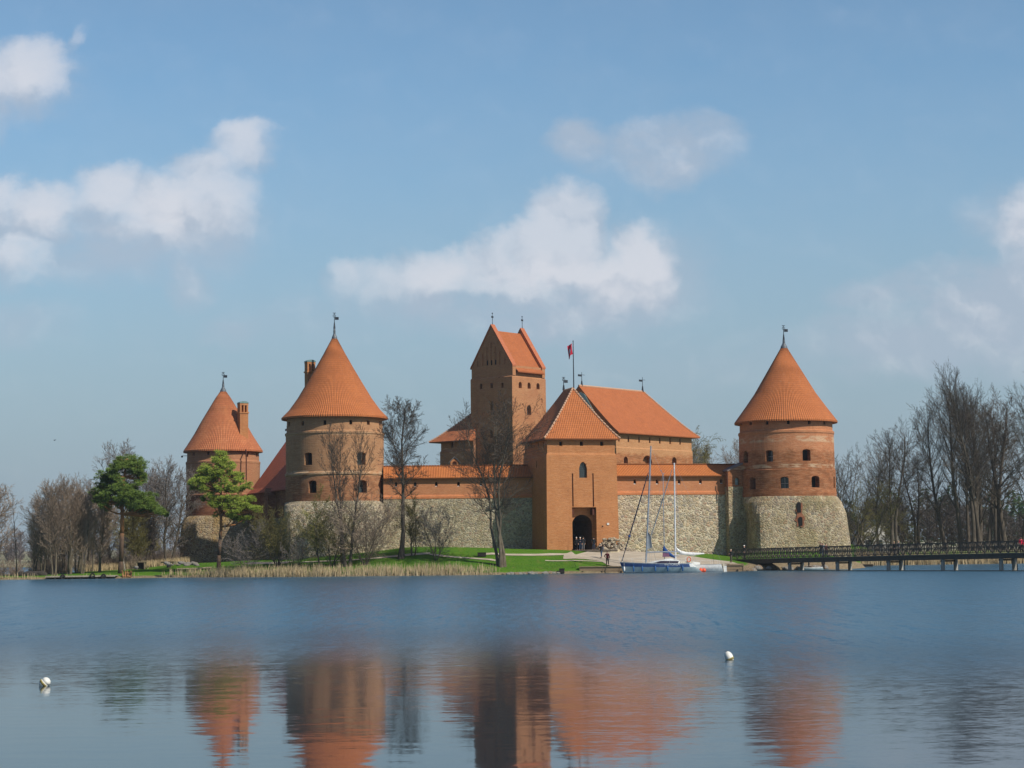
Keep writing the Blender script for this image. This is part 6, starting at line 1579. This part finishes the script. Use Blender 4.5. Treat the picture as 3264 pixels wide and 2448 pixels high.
    for s in (-1, 1):
        mb.tube((8.5, s*.9, sheer(.85)), (8.5, s*.9, sheer(.85)+.75), .02, n=5); mb.tube((9.1, s*.8, sheer(.9)-.1), (9.1, s*.8, sheer(.9)+.65), .02, n=5); mb.tube((8.5, s*.9, sheer(.85)+.75), (9.1, s*.8, sheer(.9)+.65), .02, n=5)
    mb.tube((9.1, -.8, sheer(.9)+.65), (9.1, .8, sheer(.9)+.65), .02, n=5); mb.obj('pushpit', MAT['alloy_white'], T)
    mb = MB(); n = 16
    for i in range(n):
        a0, a1 = 2*math.pi*i/n, 2*math.pi*(i+1)/n; mb.tube((8.75+.24*math.cos(a0), -.98, sheer(.85)+.48+.3*math.sin(a0)), (8.75+.24*math.cos(a1), -.98, sheer(.85)+.48+.3*math.sin(a1)), .06, n=6)
    mb.obj('lifebuoy', MAT['lifebuoy_red'], T)
    for u, m in ((1991, 'sail_white'), (2020, 'fender_blue'), (2047, 'fender_blue'), (2088, 'fender_blue'), (2127, 'fender_blue'), (2175, 'fender_blue')):
        x = P(u, 1810, Y-1.5).x-p0.x; s = x/L; yy = pos(s, .65, -1).y; fender(T, x, yy-.13, .52, m, .11, .6 if m == 'fender_blue' else .5)
    # painted name on the band
    def word(txt, u0, u1, v0, v1, mat, nm='name_lettering'):
        cu = bpy.data.curves.new('lettering', 'FONT'); cu.body = txt; cu.extrude = .004; o = bpy.data.objects.new('lettering', cu); COL.objects.link(o)
        bpy.context.view_layer.update(); me = bpy.data.meshes.new_from_object(o.evaluated_get(bpy.context.evaluated_depsgraph_get())); bpy.data.objects.remove(o)
        xs_ = [v.co.x for v in me.vertices]; ys_ = [v.co.y for v in me.vertices]; w = max(xs_)-min(xs_); h = max(ys_)-min(ys_)
        X0 = P(u0, v0, Y-1.5).x-p0.x; X1 = P(u1, v0, Y-1.5).x-p0.x; Z1 = P(u0, v0, Y-1.5).z; Z0 = P(u0, v1, Y-1.5).z
        for v in me.vertices:
            x = X0+(v.co.x-min(xs_))/w*(X1-X0); z = Z0+(v.co.y-min(ys_))/h*(Z1-Z0); s = x/L; f = (z+.25)/(sheer(s)+.25); v.co = Vector((x, pos(s, f, -1).y-.018-v.co.z, z))
        me.materials.clear(); me.materials.append(MAT[mat]); ob = bpy.data.objects.new(nm, me); COL.objects.link(ob); ob.parent = T
    word('VIKTORIJA', 2116, 2166, 1796.5, 1804.5, 'hull_white')
    # the smaller, worn word before the name is not legible in the photograph: only its pale strokes
    mb = MB()
    for i in range(6):
        x = P(2101+i*2.1, 1801, Y-1.5).x-p0.x; yy = pos(x/L, .8, -1).y-.012; z = P(2101, 1801+(i % 2), Y-1.5).z; mb.tube((x, yy, z-.04), (x+.06, yy, z+.04+.03*(i % 3)), .012, n=4)
    mb.obj('worn_lettering', MAT['alloy'], T)
    bpy.context.view_layer.update()
sailboat_main()
def sailboat_white():
    Y = 252.6-.9; q = P(2304, 1815, Y); L = 8.6; x0 = q.x-L
    T = thing('sailing_boat', 'smaller white sailing boat with its white sail bundled on the boom', 'sailboat', (x0, Y, 0), 0)
    half, sheer, pos = hull_fn(L, 2.7, 1.15, .98, .5, .85, .35)
    hull_part(pos, 0, .96, 8, 36).obj('hull', MAT['hull_white'], T, smooth=True, fix=False); hull_part(pos, .96, 1.0, 1, 36).obj('toe_rail', MAT['alloy'], T, fix=False); deck_mesh(pos).obj('deck', MAT['deck_cream'], T)
    mb = MB()
    for i in range(36): a = pos(i/36, .2, -1); b = pos((i+1)/36, .2, -1); mb.tube(a, b, .03, n=4)
    mb.obj('waterline_stripe', MAT['antifoul'], T)
    mb = MB(); rings = []
    for x, w, h in ((2.3, .4, .02), (2.9, .7, .3), (4.8, .85, .42), (5.6, .8, .3)): zb = sheer(x/L)-.02; rings.append([(x, -w, zb), (x, -w*.85, zb+h), (x, w*.85, zb+h), (x, w, zb)])
    mb.loft(rings); mb.obj('cabin', MAT['hull_white'], T)
    a = P(2153, 1775, Y); b = P(2149, 1478, Y); m0 = Vector((a.x-x0, 0, sheer(.35))); m1 = Vector((b.x-x0, 0, b.z)); mb = MB(); mb.tube(m0, m1, .12, .085, 10); mb.sphere(m1, .11, 8, 5); mast = mb.obj('mast', MAT['alloy_white'], T)
    for f in (.5,): 
        mb = MB(); c = m0.lerp(m1, f); mb.tube(c+Vector((0, -.7, .05)), c, .028, n=5); mb.tube(c, c+Vector((0, .7, .05)), .028, n=5); mb.obj('spreader', MAT['alloy_white'], mast)
    # bundled sail: thick by the mast, tapering along the boom
    pts = []; 
    for u, v, r in ((2154, 1738, .06), (2156, 1748, .17), (2162, 1756, .22), (2172, 1762, .25), (2190, 1765, .22), (2210, 1766, .19), (2228, 1765, .13), (2245, 1764, .06)): a = P(u, v, Y); pts.append((Vector((a.x-x0, 0, a.z)), r))
    mb = MB(); rings = []
    for i, (c, r) in enumerate(pts):
        rings.append([c+Vector((.12*math.sin(k)*r, math.cos(2*math.pi*k/12)*r*.7, math.sin(2*math.pi*k/12)*r*(1+.12*math.sin(i*2.3+k)))) for k in range(12)])
    mb.loft(rings); mb.obj('bundled_sail', MAT['sail_white'], T, smooth=True)
    mb = MB(); mb.tube(pts[3][0]+Vector((-.5, 0, -.2)), pts[-1][0]+Vector((0, 0, -.05)), .05, n=6); mb.obj('boom', MAT['alloy_white'], T)
    mb = MB(); mb.tube(m1, (L-.15, 0, sheer(1)+.3), .012, n=4)
    for s in (-1, 1): mb.tube(m1, (3.3, s*1.2, sheer(.4)), .012, n=4)
    mb.obj('rigging', MAT['alloy'], T)
    # dark furled jib on its stay towards the bow
    a = P(2073, 1716, Y); c = P(2142, 1497, Y); f0 = Vector((a.x-x0, 0, a.z)); f1 = Vector((c.x-x0, 0, c.z)); mb = MB(); n = 18
    mb.poly_tube([f0.lerp(f1, i/n) for i in range(n+1)], [.035+.045*math.sin(math.pi*(i/n)**.8) for i in range(n+1)], 7); mb.tube(f0, (.1, 0, sheer(0)), .02, n=4); mb.obj('furled_jib', MAT['sail_grey'], T)
    mb = MB()
    for x in (.4, 2, 3.8, 5.6, 7.2, 8.3):
        for s in (-1, 1): a = pos(x/L, 1, s); mb.tube(a, a+Vector((0, 0, .5)), .014, n=4)
    for x0_, x1_ in ((.4, 2), (2, 3.8), (3.8, 5.6), (5.6, 7.2), (7.2, 8.3)):
        for s in (-1, 1): mb.tube(pos(x0_/L, 1, s)+Vector((0, 0, .5)), pos(x1_/L, 1, s)+Vector((0, 0, .5)), .009, n=4)
    mb.obj('guard_rails', MAT['alloy_white'], T)
    mb = MB(); mb.prism([(0, 0), (.12, -.9), (.5, -.9), (.42, .35), (0, .3)], (L+.05, -.03, .62), (1, 0, 0), (0, 0, 1), (0, .06, 0)); mb.obj('rudder', MAT['hull_white'], T)
    mb = MB(); mb.tube((L-.1, -.3, 1.0), (L+.12, -.3, 1.35), .04, n=5); mb.box(L-.05, L+.2, -.4, -.2, .75, 1.05); mb.obj('outboard_bracket', MAT['rope_pale'], T)
    mb = MB(); mb.tube((L-1.2, -.9, sheer(.9)), (L-1.4, -.9, sheer(.9)+1.6), .02, n=4); mb.sphere((L-1.4, -.9, sheer(.9)+1.5), .09, 6, 5); mb.obj('stern_antenna', MAT['iron'], T)
    for i, u in enumerate((2234, 2244)):
        a = P(u, 1817, Y-1.9); mb = MB(); mb.sphere((a.x, a.y, .22), .27, 14, 10); mb.lathe([(.03, .45), (.06, .50), (.03, .58)], 8, (a.x, a.y)); o = mb.obj('mooring_buoy', MAT['orange_buoy'], smooth=True); tag(o, ('left of the two round orange buoys at the yacht stern', 'right of the two round orange buoys at the yacht stern')[i], 'buoy', 'orange buoys at the yacht stern')
sailboat_white()
def sailboat_hidden():
    Y = 251.9; m = P(2117, 1760, Y+.0)
    Y = 254.0-2.2
    T = thing('sailing_boat', 'sailing boat mostly hidden behind the yacht with blue cover on its boom', 'sailboat', (m.x-2.6, 252.0-.4, 0), 0)
    half, sheer, pos = hull_fn(6.4, 1.6, .95, .85, .4, .85, .3); X = m.x-2.6
    hull_part(pos, 0, 1, 6, 24).obj('hull', MAT['hull_white'], T, smooth=True, fix=False); deck_mesh(pos).obj('deck', MAT['deck_cream'], T)
    mb = MB(); b = P(2113, 1508, 251.6); mb.tube((2.6, 0, .9), (b.x-X, 0, b.z), .06, .045, 8); mast = mb.obj('mast', MAT['alloy'], T)
    mb = MB(); mb.tube((b.x-X-.25, 0, b.z+.35), (b.x-X, 0, b.z-.1), .03, n=5); mb.tube((b.x-X+.25, 0, b.z+.0), (b.x-X, 0, b.z-.1), .03, n=5); mb.tube((b.x-X-.35, 0, b.z+.3), (b.x-X-.15, 0, b.z+.4), .03, n=5); mb.obj('wind_vane', MAT['alloy'], mast)
    def q(u, v): a = P(u, v, 251.6); return (a.x-X, a.z)
    out = [q(2116, 1737), q(2122, 1747), q(2131, 1757), q(2143, 1767), q(2152, 1775), q(2150, 1779), q(2135, 1774), q(2120, 1768), q(2112, 1764), q(2112, 1750)]
    mb = MB(); c = (sum(p[0] for p in out)/len(out), sum(p[1] for p in out)/len(out)); rings = []
    for y, k in ((-.22, .45), (-.16, .85), (0, 1), (.16, .85), (.22, .45)): rings.append([(c[0]+(x-c[0])*k, y, c[1]+(z-c[1])*k) for x, z in out])
    mb.loft(rings); mb.obj('sail_cover', MAT['sail_blue'], T, smooth=True)
    mb = MB(); a = q(2118, 1766); mb.tube((a[0], 0, a[1]), (a[0]+1.9, 0, a[1]-.3), .045, n=6); mb.obj('boom', MAT['alloy'], T)
    pmat('wine_cloth', (.2, .09, .16), .8); mb = MB(); a = q(2112, 1775); mb.prism([(0, 0), (.9, 0), (.8, .45), (.05, .5)], (a[0], -.35, a[1]), (1, 0, 0), (0, 0, 1), (0, .5, 0)); mb.obj('spray_hood', MAT['wine_cloth'], T)
    mb = MB(); mb.tube((b.x-X, 0, b.z), (.1, 0, .95), .01, n=4); mb.tube((b.x-X, 0, b.z), (6.2, 0, .95), .01, n=4); mb.obj('rigging', MAT['alloy'], T)
sailboat_hidden()
def motorboat():
    Y = 259.5; a = P(2541, 1812, Y); b = P(2624, 1812, Y); L = b.x-a.x; T = thing('motorboat', 'small white open motorboat moored under the footbridge', 'boat', (a.x, Y, 0), 0)
    half, sheer, pos = hull_fn(L, 1.5, .52, .42, .3, .9, .2)
    hull_part(pos, 0, .8, 6, 20).obj('hull', MAT['hull_pale'], T, smooth=True, fix=False); hull_part(pos, .8, 1, 2, 20).obj('gunwale', MAT['hull_white'], T, fix=False); deck_mesh(pos, f=.7).obj('floor', MAT['deck_cream'], T)
    mb = MB(); mb.box(L*.45, L*.53, -.55, .55, .3, .5); mb.obj('bench_seat', MAT['wood_dark'], T)
    mb = MB(); mb.box(L-.12, L+.18, -.15, .15, .1, .85); mb.box(L-.2, L+.25, -.2, .2, .75, 1.05); mb.obj('outboard_motor', MAT['wood_dark'], T)
    person('person in dark clothes sitting low in the small motorboat', (a.x+L*.45, Y, .12), R(80), 1.1, (.03, .035, .03), (.03, .03, .035), (.05, .04, .03), ('front', 'front'))
    p = P(2790, 1803, 300); T = thing('floating_pontoon', 'long low dark pontoon floating behind the bridge', 'pontoon', (51, 296, 0))
    mb = MB(); mb.box(-9, 3.2, -1, 1, .05, .38); mb.obj('float', MAT['wood_dark'], T)
    mb = MB(); mb.box(-9.1, 3.3, -1.1, 1.1, .39, .46); mb.obj('deck', MAT['quay_wood'], T)
motorboat()
def white_house():
    p = P(2806, 1740, 392); z = gz(p.x, p.y); T = thing('house', 'white house glimpsed through the branches right of the mound', 'house', (p.x, p.y, z), R(12))
    mb = MB(); mb.box(-4.2, 4.2, 0, 6, -.5, 3.4); mb.prism([(-4.2, 3.4), (4.2, 3.4), (0, 6.2)], (0, .0, 0), (1, 0, 0), (0, 0, 1), (0, 6, 0)); w = mb.obj('wall', MAT['white_trim'], T)
    mb = MB()
    for s in (-1, 1): mb.prism([(s*4.6, 3.15), (s*4.6, 3.35), (0, 6.55), (0, 6.3)], (0, -.3, 0), (1, 0, 0), (0, 0, 1), (0, 6.6, 0))
    mb.obj('roof', MAT['lead'], T)
    for x in (-2.6, 0, 2.6):
        mb = MB(); mb.box(x-.5, x+.5, -.02, .06, 1.0, 2.4); wn = mb.obj('window', MAT['window_glass'], T); f = MB(); f.box(x-.6, x+.6, -.05, -.025, .9, .99); f.obj('sill', MAT['lead'], wn)
white_house()

# ------------------------------------------------------------------ lawn furniture, jetty, buoys
def furniture():
    bark('bench_wood', (.34, .29, .19), (.18, .145, .095))
    def at(u, Y): p = P(u, 1790, Y); return Vector((p.x, p.y, gz(p.x, p.y)))
    a = at(449, 274); T = thing('picnic_shelter', 'small roofed picnic table with dark panels beside slim trees', 'table', a)
    mb = MB(); mb.box(-.8, .9, -.45, .45, 1.0, 1.08); mb.obj('table_top', MAT['bench_wood'], T)
    for x in (-.62, .5):
        mb = MB(); mb.box(x, x+.18, -.4, .4, 0, 1.0); mb.obj('leg', MAT['bench_wood'], T)
    mb = MB(); mb.box(-.44, .5, .1, .16, .05, .98); mb.obj('panel', MAT['wood_dark'], T)
    for x in (-1.05, 1.0): mb = MB(); mb.box(x-.14, x+.14, -.4, .4, .42, .5); mb.box(x-.08, x+.08, -.08, .08, 0, .42); mb.obj('seat', MAT['bench_wood'], T)
    a = at(538, 273); T = thing('log_table', 'log table on a dark stump foot near the rock heap', 'table', a)
    mb = MB(); mb.tube((-1.1, 0, .75), (.9, 0, .78), .1, .1, 8); mb.box(-1.0, .8, -.3, .3, .82, .88); mb.obj('table_top', MAT['bench_wood'], T); mb = MB(); mb.tube((0, 0, 0), (0, 0, .7), .32, .28, 10); mb.obj('foot', MAT['wood_dark'], T)
    mb = MB(); mb.box(.75, 1.15, -.2, .2, .4, .85); mb.obj('stool', MAT['bench_wood'], T)
    a = at(618, 264.5); T = thing('log_bench', 'long low split log bench on the lawn before the smallest tower', 'bench', a)
    mb = MB(); mb.tube((-2.3, 0, .46), (.1, 0, .5), .1, .1, 8); mb.tube((.12, 0, .5), (2.3, .1, .6), .1, .12, 8); mb.obj('seat', MAT['bench_wood'], T)
    for x in (-2.1, -.1, 2.0): mb = MB(); mb.tube((x, 0, 0), (x, 0, .42), .13, .13, 7); mb.obj('leg', MAT['wood_dark'], T)
    a = at(1536, 257); T = thing('fire_box', 'black metal fire box standing on the lawn left of triple trunked tree', 'box', a)
    mb = MB(); mb.box(-.56, .56, -.3, .3, .05, .5); mb.box(-.6, .6, -.34, .34, .5, .55); mb.box(-.5, -.44, -.25, .25, 0, .05); mb.box(.44, .5, -.25, .25, 0, .05); mb.obj('body', MAT['wood_dark'], T)
    # splintered stump and root by the jetty
    rnd = random.Random(2); a = at(405, 262.6); T = thing('tree_stump', 'torn orange brown stump and root plate at the jetty end', 'stump', a); bark('torn_wood', (.42, .22, .09), (.20, .11, .055)); mb = MB()
    for i in range(26): x = rnd.uniform(-.5, .5); mb.tube((x, rnd.uniform(-.3, .3), -.1), (x*1.3+rnd.gauss(0, .1), rnd.uniform(-.3, .3), rnd.uniform(.2, .85)), .14, .03, 5)
    mb.obj('stump', MAT['torn_wood'], T)
    # plank jetty with tyres
    L0 = P(143, 1838, 260); L1 = P(372, 1834, 261); w = L1.x-L0.x; T = thing('plank_jetty', 'long pale plank jetty with tyre fenders under the alders', 'jetty', (L0.x, 260.2, 0)); bark('plank_pale', (.44, .39, .29), (.30, .26, .19))
    mb = MB(); n = int(w/.25)
    for i in range(n): mb.box(i*.25, i*.25+.23, -.1, 2.6, .36+.012*math.sin(i*1.7), .43+.012*math.sin(i*1.7))
    mb.obj('deck', MAT['plank_pale'], T); mb = MB(); mb.box(0, w, -.14, -.105, .25, .41); mb.obj('edge_beam', MAT['plank_pale'], T)
    for i in range(9): mb = MB(); x = .2+i*(w-.4)/8; mb.tube((x, 0, -1), (x, 0, .34), .1, .1, 7); mb.obj('pile', MAT['wood_dark'], T)
    for u in (200, 295, 330):
        x = P(u, 1838, 260).x-L0.x; mb = MB(); k = 16; r = .27; zc = .30 if u != 295 else .42
        for i in range(k): a0, a1 = 2*math.pi*i/k, 2*math.pi*(i+1)/k; mb.tube((x+r*math.cos(a0), -.24, zc+r*math.sin(a0)), (x+r*math.cos(a1), -.24, zc+r*math.sin(a1)), .1, .1, 7)
        mb.obj('tyre', MAT['wood_dark'], T)
    # white buoys near the camera
    pmat('buoy_white', (.78, .77, .70), .45); bark('buoy_algae', (.42, .36, .12), (.25, .2, .08))
    a = P(2324, 2103, 1); k = -CAMH/(a.z-CAMH); c = Vector((a.x*k, k, 0)); r = .115
    mb = MB(); mb.sphere((0, 0, 0), r, 24, 16, (.88, .88, 1.3)); o = MB(); T = thing('white_buoy', 'egg shaped white buoy tilting on the calm water at right', 'buoy', (c.x, c.y, .06)); T.rotation_euler = (0, R(-22), 0)
    mb.obj('float', MAT['buoy_white'], T, smooth=True); mb = MB(); mb.lathe([(r*.80, -.075), (r*.91, -.045), (r*.905, -.02), (r*.86, -.02)], 24); mb.obj('algae_band', MAT['buoy_algae'], T, smooth=True)
    mb = MB(); mb.tube((0, 0, r*1.25), (0, 0, r*1.42), .018, .012, 8); mb.obj('eye', MAT['iron'], T)
    a = P(141, 2186, 1); k = -CAMH/(a.z-CAMH); c = Vector((a.x*k, k, 0)); T = thing('white_buoy', 'round soiled white buoy with a groove on the calm water at left', 'buoy', (c.x, c.y, .05)); T.rotation_euler = (0, R(48), 0)
    mb = MB(); r = .108; mb.lathe([(.01, -r), (r*.6, -r*.85), (r*.95, -r*.35), (r, 0), (r*.93, r*.25), (r*.80, r*.36), (r*.93, r*.48), (r*.8, r*.85), (r*.5, r*1.15), (.01, r*1.27)], 28); mb.obj('float', MAT['buoy_white'], T, smooth=True)
    mb = MB(); mb.lathe([(r*.97, -.03), (r*1.03, 0), (r*.98, .022)], 28); mb.obj('algae_band', MAT['buoy_algae'], T, smooth=True)
furniture()
# gull far off in the sky
def bird():
    p = P(174, 1403, 220); mb = MB(); mb.sphere((0, 0, 0), .13, 8, 6, (2.2, 1, .9))
    for s in (-1, 1): mb.prism([(0, -.1), (.55, 0), (.1, .12)], (0, 0, .02), (.7, s*.72, .25), (.9, 0, 0), (0, 0, .03))
    o = mb.obj('bird', MAT['iron']); o.location = p; o.scale = (.4, .4, .4); tag(o, 'small dark bird flying above the left grove', 'bird')
bird()

def haze():
    """thin spring air: the far shore fades a little, the castle hardly"""
    m = bpy.data.materials.new('haze'); m.use_nodes = True; m.node_tree.nodes.clear()
    o = m.node_tree.nodes.new('ShaderNodeOutputMaterial'); v = m.node_tree.nodes.new('ShaderNodeVolumePrincipled')
    v.inputs['Color'].default_value = (.80, .87, .95, 1); v.inputs['Density'].default_value = 0.00013; v.inputs['Anisotropy'].default_value = 0.3
    m.node_tree.links.new(v.outputs[0], o.inputs['Volume'])
    mb = MB(); mb.box(-1500, 1500, -80, 1600, -3.5, 48); ob = mb.obj('haze', m); ob['kind'] = 'stuff'
haze()
